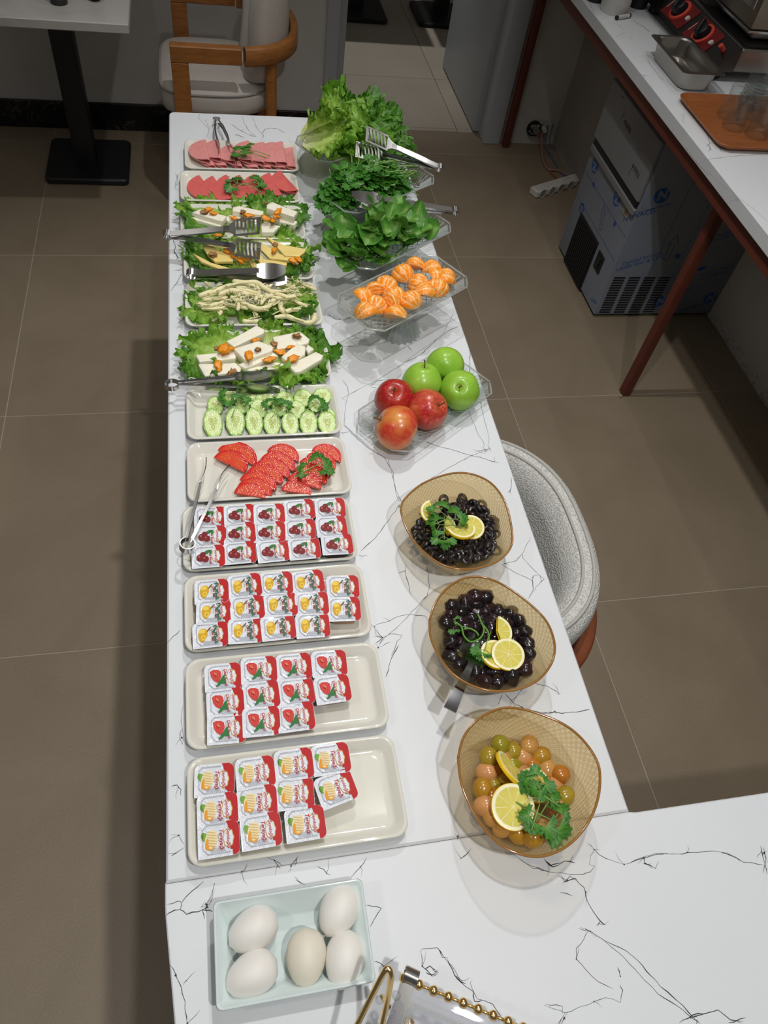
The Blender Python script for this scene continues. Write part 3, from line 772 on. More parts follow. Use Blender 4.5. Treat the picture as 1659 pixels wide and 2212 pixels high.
# steel tea boiler with glass front at the edge of the frame
TB = (1.665, 2.33, WT + .099)
tb = thing('tea_boiler', 'steel tea boiler with tap and dark recess at the top right corner', 'boiler', TB)
MB().box((-.07, -.085, .035), (.18, .20, .40), bev=.006).build('tank', mat('dull_steel', (150, 142, 130), .35, 1.0), tb)
MB().box((-.03, -.05, .0), (.16, .18, .036), bev=.004).build('pedestal', M_brush, tb)
MB().box((-.076, -.09, .030), (.186, .206, .037), bev=.001).build('drip_edge', M_steel, tb)
MB().tube([(-.07, .06, .16), (-.13, .06, .16), (-.135, .06, .11)], [.012, .011, .008], 12).build('tap_spout', M_steel, tb)
MB().tube([(-.105, .06, .16), (-.105, .06, .20)], .006, 8).build('tap_handle', M_dark, tb)
MB().box((-.074, -.06, .08), (-.069, .18, .36), bev=.002).build('sight_panel', M_steel, tb)
# wooden tray
TR = (1.555, 1.941, WT)
M_tray = mat('orange_brown_laminate', (158, 92, 46), .35, var=(10, (136, 76, 36)), stretch=(1, 8, 1))
tr_ = thing('serving_tray', 'brown wood-grain tray holding upturned tea glasses on the side worktop', 'tray', TR)
MB().loft(0, 0, .212, .155, [(.016, .0, .03), (.004, .010, .034), (0, .0165, .036), (.002, .018, .036), (.006, .0165, .034), (.018, .005, .03), (.024, .004, .028)], seg=7).build('tray_shell', M_tray, tr_)
# tea glasses upside down
def tea_glass(label, loc):
    o = thing('tea_glass', label, 'glass', loc, 0, 'upturned tea glasses on the brown tray')
    MB().lathe([(.030, 0), (.031, .002), (.0265, .035), (.021, .055), (.024, .078), (.022, .088), (.012, .090)], 20, cap0=False).build('glass_wall', M_glassp, o)
    MB().lathe([(.0285, .001), (.0245, .035), (.019, .055), (.0215, .076), (.010, .082)], 20, cap0=False).build('inner_wall', M_glassp, o)
    return o
gl = [(1.462, 1.985), (1.447, 1.920), (1.526, 1.998), (1.505, 1.945), (1.500, 1.880), (1.575, 1.955), (1.562, 1.890)]
g0 = tea_glass('upturned clear tea glass nearest the tray corner by the steel pan', (gl[0][0], gl[0][1], WT + .0045))
for (x, y), lab in zip(gl[1:], ('upturned clear tea glass at the front left of the cluster', 'upturned clear tea glass in the back row beside the burner', 'upturned clear tea glass in the middle of the cluster', 'upturned clear tea glass at the near right of the cluster', 'upturned clear tea glass at the back right edge of the photo', 'upturned clear tea glass at the right edge, middle row')):
    o = copy_tree(g0); o.location = (x, y, WT + .0045); o['label'] = lab
for k in range(9):
    o = thing('glass_saucer', 'ribbed clear glass saucer, %s from below in the stack behind the tea glasses' % ordn(k), 'saucer', (1.572 + .0015 * math.sin(k * 2.3), 2.052 + .0015 * math.cos(k * 1.7), WT + .0045 + k * .0085), 0, 'stacked glass saucers on the brown tray')
    MB().lathe([(.016, .0), (.020, .001), (.040, .011), (.0412, .0125), (.039, .0122), (.019, .003)], 24, wob=lambda u, z: 1 + .01 * math.cos(u * 6.283 * 24)).build('saucer_wall', M_glassp, o)
# ================================================================== chairs, cafe table, hall tables
def fabric(name, a, b, scale, strength):
    t = NT(name); v = t.coord('Object')
    vo = t.new('ShaderNodeTexVoronoi'); vo.inputs['Scale'].default_value = scale
    t.link(v, vo.inputs['Vector'])
    n = t.noise(v, 35, 4, .6)
    f = t.math('ADD', t.math('MULTIPLY', vo.outputs['Distance'], .8), t.math('MULTIPLY', n, .35))
    t.link(t.ramp(f, [(.15, b), (.65, a)]), t.b.inputs['Base Color']); t.set(Roughness=.95)
    t.b.inputs['Specular IOR Level'].default_value = .15
    t.bump(t.math('SUBTRACT', 1.0, vo.outputs['Distance']), strength, .002)
    return t.m
M_knit = fabric('chunky_grey_weave', (206, 205, 200), (150, 149, 146), 330, .7)
M_linen = fabric('beige_grey_linen', (206, 199, 192), (184, 177, 170), 700, .3)
M_pipe = mat('piping_cord', (176, 174, 168), .9)
M_pipel = mat('linen_piping', (150, 145, 140), .9)
def sup(phi, ax, ay, n=2.6, x0=.03):
    c, s = math.cos(phi), math.sin(phi)
    return Vector((x0 + ax * math.copysign(abs(c) ** (2 / n), c), ay * math.copysign(abs(s) ** (2 / n), s)))
def armchair(label, loc, fab, pipe, wood, top=.75, rz=0.0, wrap=112):
    t = thing('armchair', label, 'chair', loc, rz)
    # seat: straight front at -x, round back
    out = []
    for k in range(40):
        a = 2 * math.pi * k / 40
        c, s = math.cos(a), math.sin(a)
        n = 2.5 if c > 0 else 5
        out.append((.01 + (.215 if c > 0 else .20) * math.copysign(abs(c) ** (2 / n), c), .232 * math.copysign(abs(s) ** (2 / n), s)))
    rows = []
    for sc, z in ((.90, .385), (.985, .395), (1.0, .42), (1.0, .445), (.985, .463), (.93, .474), (.6, .482), (.05, .485)):
        rows.append([(.01 + (x - .01) * sc, y * sc, z) for x, y in out])
    MB().grid(rows, True, cap0=True, cap1=True).build('seat', fab, t, smooth=60)
    pp = [Vector((.01 + (x - .01) * .99, y * .99, .4625)) for x, y in out]
    MB().tube(pp + pp[:1], .0035, 6).build('piping', pipe, [c for c in t.children][0], smooth=180)
    # curved back cushion
    prof = [(.470, -.075), (.50, -.012), (.60, .0), (top - .03, .006), (top - .008, .0), (top, -.014), (top + .001, -.026), (top - .006, -.042), (top - .05, -.056), (.60, -.082), (.50, -.115), (.468, -.105)]
    rows = []
    N = 44
    for i in range(N + 1):
        ph = R(-wrap + 2 * wrap * i / N)
        e = min(1, min(i, N - i) / 2.5) ** .5
        row = []
        for z, o in prof:
            zc, oc = .6, -.045
            zz, oo = zc + (z - zc) * (.6 + .4 * e), oc + (o - oc) * (.35 + .65 * e)
            q = sup(ph, .247 + oo, .232 + oo)
            row.append((q.x, q.y, zz))
        rows.append(row)
    bk = MB().grid(rows, True, cap0=True, cap1=True).build('back_cushion', fab, t, smooth=70)
    for o, z in ((-.012, top + .0005), (-.030, top - .0005)):
        MB().tube([(*sup(R(-(wrap - 4) + 2 * (wrap - 4) * i / 60), .247 + o, .232 + o), z) for i in range(61)], .0032, 6).build('piping', pipe, bk, smooth=180)
    # wooden frame
    for s in (-1, 1):
        MB().box((-.135, s * .247 - .018, 0), (-.078, s * .247 + .018, .582), bev=.003).build('front_leg', wood, t)
        MB().box((-.135, s * .247 - .0185, .582), (.10, s * .247 + .0185, .634), bev=.003).build('armrest', wood, t)
        q = sup(R(s * 52), .25, .24)
        MB().tube([(q.x - .02, q.y * 1.02, 0), (q.x, q.y, .40), (q.x, q.y, .58)], [.014, .02, .02], 10).build('rear_leg', wood, t)
    rows = []
    for i in range(41):
        ph = R(-78 + 156 * i / 40)
        row = []
        for o, z in ((.012, .575), (.018, .582), (.018, .628), (.012, .634), (-.006, .634), (-.010, .628), (-.010, .582), (-.006, .575)):
            q = sup(ph, .262 + o, .247 + o)
            row.append((q.x, q.y, z))
        rows.append(row)
    MB().grid(rows, True, cap0=True, cap1=True).build('back_rail', wood, t, smooth=50)
    return t
armchair('grey knit upholstered armchair tucked under the right side of the buffet counter', (.325, .672, 0), M_knit, M_pipe, M_wood2, .748)
armchair('beige linen armchair with oak arms beside the marble cafe table', (.02, 3.01, 0), M_linen, M_pipel, M_wood, .82, 0.0, 66)
# crumpled plastic bag on the seat of the near chair
mb = MB()
mb.ball((0, 0, .045), .055, 26, 18, f=lambda d: .75 + .45 * noise.noise(d * 2.2) + .22 * abs(noise.noise(d * 6)), sq=(.9, 1.15, .85))
bag = mb.build('plastic_bag', clear_mat('thin_plastic_film', (230, 234, 240), .12, relief=(40, .6), body=(210, 215, 226), bodyw=.3), smooth=20)
bag.location = (.415, .535, .487)
tag(bag, 'crumpled clear plastic bag lying on the seat of the near grey armchair', 'bag')

# cafe table
t = NT('grey_white_marble'); v = t.coord('Object')
f = t.noise(v, 3, 8, .65, 1.2)
t.link(t.ramp(f, [(.3, (178, 176, 172)), (.5, (196, 194, 190)), (.7, (186, 183, 178))]), t.b.inputs['Base Color']); t.set(Roughness=.25)
M_cmarb = t.m
CF = (-.50, 3.10, 0)
cf = thing('cafe_table', 'cafe table with grey-white marble top on a square black pedestal by the back wall', 'table', CF)
MB().box((-.30, -.513, .722), (.278, .325, .75), bev=.003).build('table_top', M_cmarb, cf)
MB().box((-.045, -.005, .025), (.035, .075, .722), bev=.003).build('pedestal', M_black, cf)
MB().loft(0.0025, .04, .16, .16, [(.004, .006, .02), (0, .009, .022), (0, .022, .022), (.006, .028, .02)], seg=5).build('base_plate', M_black, cf)
for sx_ in (-1, 1):
    for sy_ in (-1, 1): MB().lathe([(.012, 0), (.012, .007)], 12, c=(sx_ * .14, .04 + sy_ * .14, 0)).build('levelling_foot', M_black, cf)
MB().box((-.14, -.14, .708), (.13, .20, .722)).build('top_bracket', M_black, cf)
for (x, y, lab, nm) in ((127, 12, 'black ribbed shaker with dark grey foot on the marble cafe table, left of two', 'shaker'), (205, 6, 'black rounded bottle at the right of two on the marble cafe table', 'bottle')):
    q = P(x, y, .75)
    o = thing(nm, lab, nm, (q.x, q.y + .02, .75))
    if nm == 'shaker':
        MB().lathe([(.024, 0), (.025, .003), (.025, .014), (.024, .016)], 24).build('foot', mat('dark_grey_rubber', (52, 52, 54), .6), o)
        MB().lathe([(.0225, .016), (.0235, .03), (.0225, .09), (.018, .11)], 24).build('shaker_wall', M_black, o)
        MB().lathe([(.018, .11), (.019, .115), (.017, .135), (.008, .14)], 20).build('cap', M_dark, o)
    else:
        MB().lathe([(.008, 0), (.018, .006), (.022, .02), (.021, .09), (.010, .12), (.010, .15)], 24).build('bottle_wall', mat('black_navy_glass', (16, 16, 24), .2), o)
        MB().lathe([(.0115, .15), (.0115, .17)], 16).build('cap', M_dark, o)
# pedestal tables beyond the door
for x, lab in ((.88, 'black pedestal table in the hall beyond the door, left one'), (1.395, 'black pedestal table in the hall beyond the door, behind the open leaf')):
    o = thing('hall_table', lab, 'table', (x, 4.90, 0))
    MB().loft(0, 0, .165, .165, [(.004, .006, .02), (0, .009, .022), (0, .022, .022), (.006, .028, .02)], seg=5).build('base_plate', M_black, o)
    MB().box((-.04, -.02, .025), (.04, .06, .72), bev=.003).build('pedestal', M_black, o)
    MB().box((-.24, -.35, .722), (.24, .35, .75), bev=.003).build('table_top', M_cmarb, o)
# ================================================================== white plates
def plate(label, x0, x1, y0, y1):
    c = ((x0 + x1) / 2, (y0 + y1) / 2, .8)
    o = thing('serving_plate', label, 'plate', c)
    hx, hy = (x1 - x0) / 2, (y1 - y0) / 2
    MB().loft(0, 0, hx, hy, [(.016, .0, .014), (.013, .0012, .016), (.003, .016, .017), (.0, .0185, .018), (.0004, .0198, .018), (.0025, .0205, .018), (.0048, .0196, .017), (.0115, .0085, .014), (.016, .006, .013), (.022, .0054, .012)], seg=7).build('plate_shell', M_porc, o, smooth=180)
    o['group'] = 'white serving plates along the counter'
    return o
PX = 'white rectangular serving plate '
PL = {}
for k, x0, x1, y0, y1, lab in (
    ('sal', -.062, .199, 1.664, 1.792, 'at the far end holding rolled pink salami'),
    ('ham', -.073, .188, 1.534, 1.655, 'holding seven folded slices of red ham'),
    ('ch1', -.074, .186, 1.396, 1.522, 'with cheese blocks next to the ham plate'),
    ('yel', -.069, .188, 1.261, 1.386, 'holding yellow cheese slices'),
    ('str', -.068, .189, 1.121, 1.251, 'holding tangled string cheese'),
    ('ch2', -.070, .187, .978, 1.107, 'with large white cheese blocks next to the cucumbers'),
    ('cuc', -.069, .187, .841, .960, 'holding cucumber slices'),
    ('tom', -.070, .186, .7125, .834, 'holding tomato slices'),
    ('che', -.078, .177, .588, .706, 'holding fifteen cherry jam cups'),
    ('hon', -.077, .178, .461, .581, 'holding fourteen honey cups'),
    ('stw', -.077, .180, .329, .4515, 'holding eleven strawberry jam cups'),
    ('but', -.077, .180, .195, .320, 'nearest the eggs holding eleven butter cups')):
    PL[k] = plate(PX + lab, x0, x1, y0, y1)

# ---- portion cups with printed foil lids
M_foil = NT('white_foil_lid'); v = M_foil.coord('Object')
M_foil.set(Base_Color=lin((222, 226, 234)), Roughness=.28); M_foil.b.inputs['Coat Weight'].default_value = .3
n_ = M_foil.noise(v, 130, 2, .5, 1.2); M_foil.bump(n_, .7, .002); M_foil = M_foil.m
def printed(name, rgb, var=None):
    m = mat(name, rgb, .45, spec=.25, var=var, bump=(130, .3, .0015))
    return m
MP = {k: printed('print_' + k, c) for k, c in dict(red=(184, 16, 22), darkred=(120, 18, 28), gold=(196, 160, 70), white=(226, 230, 236), grey=(150, 154, 162), leaf=(44, 118, 58), leaf2=(120, 170, 60), straw=(206, 58, 52), straw2=(226, 120, 100), honey=(214, 166, 36), honey2=(238, 206, 80), stick=(120, 84, 50), cherry=(122, 26, 30), cherry2=(190, 96, 88), butter=(238, 220, 172), butter2=(214, 186, 128), orange=(232, 156, 38), pine=(52, 104, 78), brown=(140, 108, 60)).items()}
LXH, LYH = .0235, .0192
def lid_outline(ins=0.0, seg=5):
    hx, hy = LXH - ins, LYH - ins
    out = []
    for qx, qy, a0, r in ((1, 1, 0, .0085), (-1, 1, 90, .007), (-1, -1, 180, .0015), (1, -1, 270, .007)):
        r = max(.0006, r - ins)
        for k in range(seg + 1):
            a = R(a0 + 90 * k / seg)
            out.append((qx * (hx - r) + r * math.cos(a), qy * (hy - r) + r * math.sin(a)))
    return out
def flat(pts, z, mb=None):
    mb = mb or MB()
    ar = sum(pts[i - 1][0] * pts[i][1] - pts[i][0] * pts[i - 1][1] for i in range(len(pts)))
    if ar < 0: pts = pts[::-1]
    return mb.add([(p[0], p[1], z) for p in pts], [tuple(range(len(pts)))])
def ell(cx, cy, rx, ry, n=20, rot=0, wob=None):
    c, s = math.cos(rot), math.sin(rot); o = []
    for k in range(n):
        a = 2 * math.pi * k / n; w = wob(a) if wob else 1
        x, y = rx * w * math.cos(a), ry * w * math.sin(a)
        o.append((cx + c * x - s * y, cy + s * x + c * y))
    return o
ZL = .0225
def cup(kind, label, body_m):
    o = thing('portion_cup', label, 'portion cup')
    MB().loft(0, 0, .0195, .0155, [(.0045, .0, .003), (.003, .001, .004), (.0, ZL - .0035, .006), (-.0025, ZL - .0024, .007), (-.0025, ZL - .0016, .007)], seg=4).build('cup_shell', body_m, o)
    lid = MB()
    lo = lid_outline(); li = lid_outline(.0028)
    lid.grid([[(x, y, ZL - .0005) for x, y in lo], [(x, y, ZL) for x, y in lo], [(x, y, ZL) for x, y in li], [(x * .96, y * .96, ZL - .0004) for x, y in li]], True, cap0=True, cap1=True)
    L = lid.build('foil_lid', M_foil, o, smooth=50)
    # red end panel: everything right of a stepped line
    zp = ZL + .00018
    lo2 = lid_outline(.0003)
    def xb(y):
        u = y / LYH
        return .0090 if u > .82 else .0102 + .004 * max(0, .82 - u) if u > .55 else .0125 if u > -.66 else .0150
    pts = [(max(x, xb(y)), y) for x, y in lo2 if x > .006]
    ys = [LYH * u for u in (-.985, -.66, -.655, -.2, .2, .55, .56, .80, .82, .985)]
    right = [p for p in lo2 if p[0] > .0150]
    right.sort(key=lambda p: p[1])
    rows_l, rows_r = [], []
    yy = sorted([p[1] for p in right] + ys)
    for y in yy:
        xr = None
        for (ax_, ay), (bx_, by) in zip(right[:-1], right[1:]):
            if ay <= y <= by and by > ay: xr = ax_ + (bx_ - ax_) * (y - ay) / (by - ay)
        if xr is None: xr = right[0][0] if y < right[0][1] else right[-1][0]
        rows_l.append((min(xb(y), xr - .0003), y, zp)); rows_r.append((xr, y, zp))
    MB().grid([rows_l, rows_r], flip=True).build('red_end_panel', MP['darkred'] if False else MP['red'], L, smooth=0)
    bx = .0108
    wob = lambda a: 1 + .06 * math.cos(8 * a)
    flat(ell(bx, 0, .0062, .0105, 48, 0, wob), zp + .00012).build('gold_badge_edge', MP['gold'], L, smooth=0)
    flat(ell(bx, 0, .0053, .0095, 48, 0, wob), zp + .00024).build('white_badge', MP['white'], L, smooth=0)
    text_mb('Seyido\u011flu', .0052, .35, R(-90), (bx, 0, zp + .00036), .00012).build('brand_lettering', MP['red'], L, smooth=0)
    word, sub = {'butter': ('Tereya\u011f\u0131', 'Butter'), 'strawberry': ('\u00c7ilek Re\u00e7eli', 'Strawberry Jam'), 'honey': ('\u00c7am Bal\u0131', 'Pine Honey'), 'cherry': ('Vi\u015fne Re\u00e7eli', 'Sour Cherry Jam')}[kind]
    text_mb(word, .0064 if kind == 'butter' else .0050, .25, R(-90), (.0030, -.0005, zp), .0001).build('product_lettering', MP['red'], L, smooth=0)
    text_mb(sub, .0021, .1, R(-90), (-.0003, .003, zp)).build('small_lettering', MP['brown'], L, smooth=0)
    # thin octagonal border of small print
    g = MB(); ring = [(.008, .0158), (-.0145, .0158), (-.0185, .0118), (-.0185, -.009), (-.0125, -.0155), (.0125, -.0155)]
    for a, b in zip(ring[:-1], ring[1:]):
        a_, b_ = Vector((*a, zp)), Vector((*b, zp)); d = (b_ - a_).normalized(); n_ = Vector((-d.y, d.x, 0)) * .00028
        g.add([a_ - n_, b_ - n_, b_ + n_, a_ + n_], [(0, 1, 2, 3)])
        w = d.cross(Vector((0, 0, 1))) * -.0011
        m_ = int((b_ - a_).length / .0022)
        for k in range(m_):
            p = a_.lerp(b_, (k + .2) / m_) + w; q = p + d * .0014
            g.add([p - n_ * .8, q - n_ * .8, q + n_ * .8, p + n_ * .8], [(0, 1, 2, 3)])
    for k in range(4):
        y = -.0098 - k * .00125
        for j in range(6):
            x = -.011 + j * .0028 + k * .0007
            g.add([(x, y, zp), (x + .0023, y, zp), (x + .0023, y + .0005, zp), (x, y + .0005, zp)], [(0, 1, 2, 3)])
    gp = g.build('small_print', MP['grey'], L, smooth=0); gp['kind'] = 'stuff'
    # product picture
    z1 = zp
    def pic(nm, polys):
        mb = MB()
        ms = []
        for i, (pts, mk) in enumerate(polys):
            k = len(mb.f)
            pts = [(-.0092 + (x + .0092) * 1.22, .0008 + (y - .0008) * 1.22) if mk not in ('pine',) else (x, y) for x, y in pts]
            flat(pts, z1 + .0001 * i, mb)
            if mk not in ms: ms.append(mk)
            mb.mi[k:] = [ms.index(mk)] * (len(mb.f) - k)
        ob = mb.build(nm, [MP[m_] for m_ in ms], L, smooth=0); ob['kind'] = 'stuff'
    if kind == 'butter':
        P_ = [(ell(-.0145, .0035, .0032, .0045, 10, .5), 'leaf2'), (ell(-.0085, .0005, .0058, .0088, 22, R(-12)), 'butter')]
        for k in range(6):
            P_.append((ell(-.0080, .0068 - k * .0024, .0048, .00055, 12, R(-14)), 'butter2'))
        P_ += [(ell(-.0125, -.0030, .0014, .0050, 12, R(-8)), 'orange'), (ell(-.0095, -.0068, .0036, .0020, 14, R(-15)), 'orange'), (ell(-.0092, -.0066, .0018, .0010, 12, R(-15)), 'butter')]
    elif kind == 'strawberry':
        P_ = [(ell(-.0035, -.0045, .0048, .0018, 12, R(30)), 'leaf'), (ell(-.0022, -.0015, .0044, .0016, 12, R(60)), 'leaf'), (ell(-.006, -.0075, .0044, .0014, 12, R(-140)), 'leaf'), (ell(-.0015, -.006, .0028, .0018, 12, 0), 'leaf'),
              ([(-.0150, .0075), (-.0115, .0092), (-.0068, .0088), (-.0038, .0065), (-.0032, .002), (-.0048, -.003), (-.0078, -.0058), (-.0112, -.0035), (-.0142, .0015)], 'straw')]
        for i in range(5):
            for j in range(4): P_.append((ell(-.0125 + i * .0020, .0062 - j * .0026 - (i % 2) * .001, .00035, .00055, 6), 'straw2'))
        P_.append((ell(-.0095, .0035, .0024, .0012, 10, R(-50)), 'straw2'))
    elif kind == 'honey':
        P_ = [(ell(-.0098, .0005, .0050, .0085, 20, R(-8), lambda a: 1 + .06 * math.sin(3 * a)), 'honey'), (ell(-.0105, .005, .0036, .0028, 12), 'honey2'), (ell(-.0092, -.003, .0026, .0034, 12), 'honey2'), (ell(-.0092, -.003, .0014, .0020, 12), 'honey'), (ell(-.003, .0068, .0038, .0009, 10, R(50)), 'stick')]
        for k in range(8):
            P_.append((ell(.0060 + .0018 * math.sin(k * 2.1), .0125 - k * .0036, .0034, .00085, 8, R(20 + 60 * math.sin(k * 1.3))), 'pine'))
            P_.append((ell(.0070 + .0012 * math.cos(k * 1.7), .0115 - k * .0034, .0030, .0008, 8, R(110 + 50 * math.cos(k))), 'pine'))
    else:
        P_ = [(ell(-.0035, .0060, .0050, .0022, 12, R(35)), 'leaf'), (ell(.0012, .0055, .0034, .0014, 12, R(80)), 'leaf'), (ell(-.0108, -.0015, .0046, .0052, 18), 'cherry'), (ell(-.0052, -.0035, .0042, .0046, 18), 'cherry'), (ell(-.0078, .003, .0034, .0036, 16), 'cherry'), (ell(-.0122, .0002, .0012, .0016, 10), 'cherry2'), (ell(-.0064, -.002, .0010, .0014, 10), 'cherry2')]
    pic('product_picture', P_)
    return o
CUPB = {'butter': mat('milky_white_plastic', (226, 220, 200), .3), 'strawberry': mat('strawberry_jam_in_plastic', (120, 34, 30), .2, coat=.4), 'honey': mat('honey_in_plastic', (150, 98, 34), .2, coat=.4), 'cherry': mat('dark_cherry_jam_in_plastic', (46, 20, 20), .2, coat=.4)}
c7 = crop(370, 1050, .27125); c8 = crop(370, 1380, .31947)
CUPS = {
 'cherry': (c7, 'tomatoes', [[(308, 245), (545, 225), (780, 220), (1022, 185), (1265, 170)], [(305, 395), (545, 370), (785, 362), (1028, 342), (1275, 320)], [(295, 557), (547, 528), (808, 512), (1062, 495), (1320, 460)]]),
 'honey': (c7, '', [[(322, 835), (588, 790), (836, 772), (1090, 762), (1368, 800)], [(335, 1000), (607, 967), (870, 942), (1120, 932), (1378, 975)], [(312, 1183), (590, 1150), (850, 1125), (1125, 1108)]]),
 'strawberry': (c8, '', [[(348, 258), (592, 210), (832, 188), (1070, 165)], [(366, 430), (607, 378), (846, 355), (1092, 336)], [(370, 606), (607, 555), (845, 525)]]),
 'butter': (c8, '', [[(293, 950), (567, 905), (832, 848), (1082, 812)], [(312, 1155), (582, 1100), (833, 1045), (1115, 1012)], [(322, 1355), (606, 1295), (908, 1247)]])}
NMK = {'cherry': 'cherry jam cup', 'honey': 'pine honey cup', 'strawberry': 'strawberry jam cup', 'butter': 'butter cup'}
rc = random.Random(11)
for kind, (c, _, rows) in CUPS.items():
    proto = None
    for ri, row in enumerate(rows):
        for ci, (x, y) in enumerate(row):
            q = P(*c(x, y), .829)
            lab = '%s, %s in the %s row of its plate' % (NMK[kind], side(ci, len(row)), ('far', 'middle', 'near')[ri])
            if proto is None:
                o = proto = cup(kind, lab, CUPB[kind])
            else:
                o = copy_tree(proto); o['label'] = lab
            o['group'] = NMK[kind] + 's on their plate'
            o.location = (q.x, q.y, .8058)
            rz = rc.uniform(-2.5, 2.5)
            if kind == 'butter' and (ri, ci) == (1, 3): rz = 13
            if kind == 'honey' and ci == 4: rz = -4
            o.rotation_euler = (R(rc.uniform(-1.0, 1.0)), R(rc.uniform(-1.2, 1.2)), R(rz))

# ---- egg dish
EC = (.0315, .1045, .8)
ed = thing('egg_dish', 'pale blue-grey rectangular porcelain dish holding five white eggs', 'dish', EC)
MB().loft(0, 0, .0815, .050, [(.020, .0, .006), (.018, .001, .007), (.002, .036, .006), (0, .040, .006), (.0012, .0412, .006), (.003, .040, .006), (.0185, .006, .006), (.022, .0042, .006), (.03, .004, .004)], seg=5).build('dish_shell', M_blue, ed, smooth=180)
M_egg = mat('white_eggshell', (236, 233, 228), .5, var=(30, (232, 228, 221)), bump=(500, .06, .0006), sss=.1)
M_egg2 = mat('ivory_eggshell', (228, 222, 206), .5, var=(30, (224, 217, 200)), bump=(500, .06, .0006), sss=.1)
ce = crop(340, 1850, .3134)
eg = None
for (x0, y0, x1, y1, lab) in ((515, 600, 800, 410, 'white egg in the upper left of the blue dish'), (490, 905, 808, 720, 'white egg in the lower left of the blue dish'), (1020, 890, 1030, 505, 'ivory egg pointing down in the middle of the blue dish'), (1180, 525, 1320, 225, 'white egg in the upper right corner of the blue dish'), (1262, 890, 1320, 535, 'white egg in the lower right of the blue dish, partly shaded')):
    a, b = P(*ce(x0, y0), .826), P(*ce(x1, y1), .826)
    pr = []
    Lh = .0285
    for k in range(15):
        t_ = -1 + 2 * k / 14
        s = math.sqrt(max(0, 1 - t_ * t_))
        pr.append((max(.0002, .0212 * s * (1 + .13 * t_)), Lh * t_))
    me = MB().lathe(pr, 28).mesh('egg', M_egg2 if 'ivory' in lab else M_egg, 180)
    o = put('egg', me, None, ((a + b) / 2).to_tuple())
    o.location.z = .8255
    d = (b - a); d.z = 0
    o.rotation_euler = d.to_track_quat('Z', 'Y').to_euler()
    tag(o, lab, 'egg', 'eggs in the blue dish')
# ================================================================== leaves and slices: builders
def leaf_mat(name, rib, midc, edgec, vein=14, trans=.35, rough=.4):
    """uv: u = distance from the base (0..1), v = across"""
    t = NT(name)
    uv = t.new('ShaderNodeUVMap'); sp = t.new('ShaderNodeSeparateXYZ'); t.link(uv.outputs[0], sp.inputs[0])
    obj = t.coord('Object')
    n = t.noise(obj, 45, 5, .65)
    f = t.math('ADD', sp.outputs[0], t.math('MULTIPLY', t.math('SUBTRACT', n, .5), .45))
    col = t.ramp(f, [(.05, rib), (.5, midc), (.95, edgec)])
    w = t.math('ABSOLUTE', t.math('SINE', t.math('ADD', t.math('MULTIPLY', sp.outputs[1], vein), t.math('MULTIPLY', n, 3))))
    vn = t.math('POWER', t.math('SUBTRACT', 1.0, w), 5)
    col = t.mix(t.math('MULTIPLY', vn, .16), col, rib)
    t.link(col, t.b.inputs['Base Color']); t.set(Roughness=rough)
    t.bump(t.math('ADD', vn, n), .35, .002)
    tl = t.new('ShaderNodeBsdfTranslucent'); t.link(col, tl.inputs[0])
    mx = t.new('ShaderNodeMixShader'); mx.inputs[0].default_value = trans
    t.link(t.b.outputs[0], mx.inputs[1]); t.link(tl.outputs[0], mx.inputs[2]); t.link(mx.outputs[0], t.out.inputs[0])
    return t.m
M_let = leaf_mat('green_leaf_lettuce', (212, 228, 146), (170, 208, 86), (120, 176, 52))
M_letp = leaf_mat('pale_leaf_lettuce', (232, 236, 190), (188, 212, 104), (128, 176, 52))
M_letd = leaf_mat('dark_leaf_lettuce', (176, 206, 100), (122, 172, 58), (78, 136, 36))
M_parl = leaf_mat('parsley_leaf', (110, 166, 66), (78, 142, 50), (62, 126, 42), 6, .3)
M_aru = leaf_mat('arugula_leaf', (160, 196, 104), (100, 158, 62), (82, 144, 50), 9, .3)
M_stem = mat('green_stem', (128, 164, 84), .5, sss=.1)
def lettuce(seed, L, half=75, ruff=.012, cup=.18, wid=1.0, nth=130, nr=26):
    """fan-shaped frilled leaf, base at origin, growing along +y"""
    rr = random.Random(seed); ph = [rr.uniform(0, 6.28) for _ in range(8)]
    rows, uvs = [], []
    for i in range(nr + 1):
        r = (i / nr); row, ur = [], []
        for k in range(nth + 1):
            v = -1 + 2 * k / nth; th = R(half) * v
            Rr = L * (.70 + .30 * math.cos(th * 1.1)) * (1 + .07 * math.sin(7 * v * 1.6 + ph[0]) + .05 * math.sin(13 * v + ph[1]))
            if i == nr: Rr *= 1 + .05 * rr.uniform(-1, 1)
            q = r ** 2.2
            px_, py_ = Rr * r * math.sin(th), Rr * r * math.cos(th)
            v1 = Vector((px_ * 75, py_ * 75, seed * 3.3)); v2 = Vector((px_ * 170, py_ * 170, seed * 1.7 + 9))
            ru = ruff * (.5 * r * r * math.sin(7 * v + ph[3]) + q * (1.9 * noise.noise(v1) + 1.2 * noise.noise(v2)))
            zz = cup * L * (r * abs(v)) ** 2 + .10 * L * r * r * math.sin(3 * v + ph[6]) + ru
            sl = q * ruff * (1.1 * noise.noise(v1 + Vector((40, 0, 0))) + .8 * noise.noise(v2 + Vector((40, 0, 0))))
            rad = Rr * r + q * ruff * (1.0 * noise.noise(v1 + Vector((0, 40, 0))) + .7 * noise.noise(v2 + Vector((0, 40, 0))))
            row.append((wid * rad * math.sin(th) + sl + .30 * L * v * (1 - r), rad * math.cos(th) + .06 * L * (1 - r) * (v * v - .5), zz)); ur.append((r, v))
        rows.append(row); uvs.append(ur)
    return MB().grid(rows, uvs=uvs)
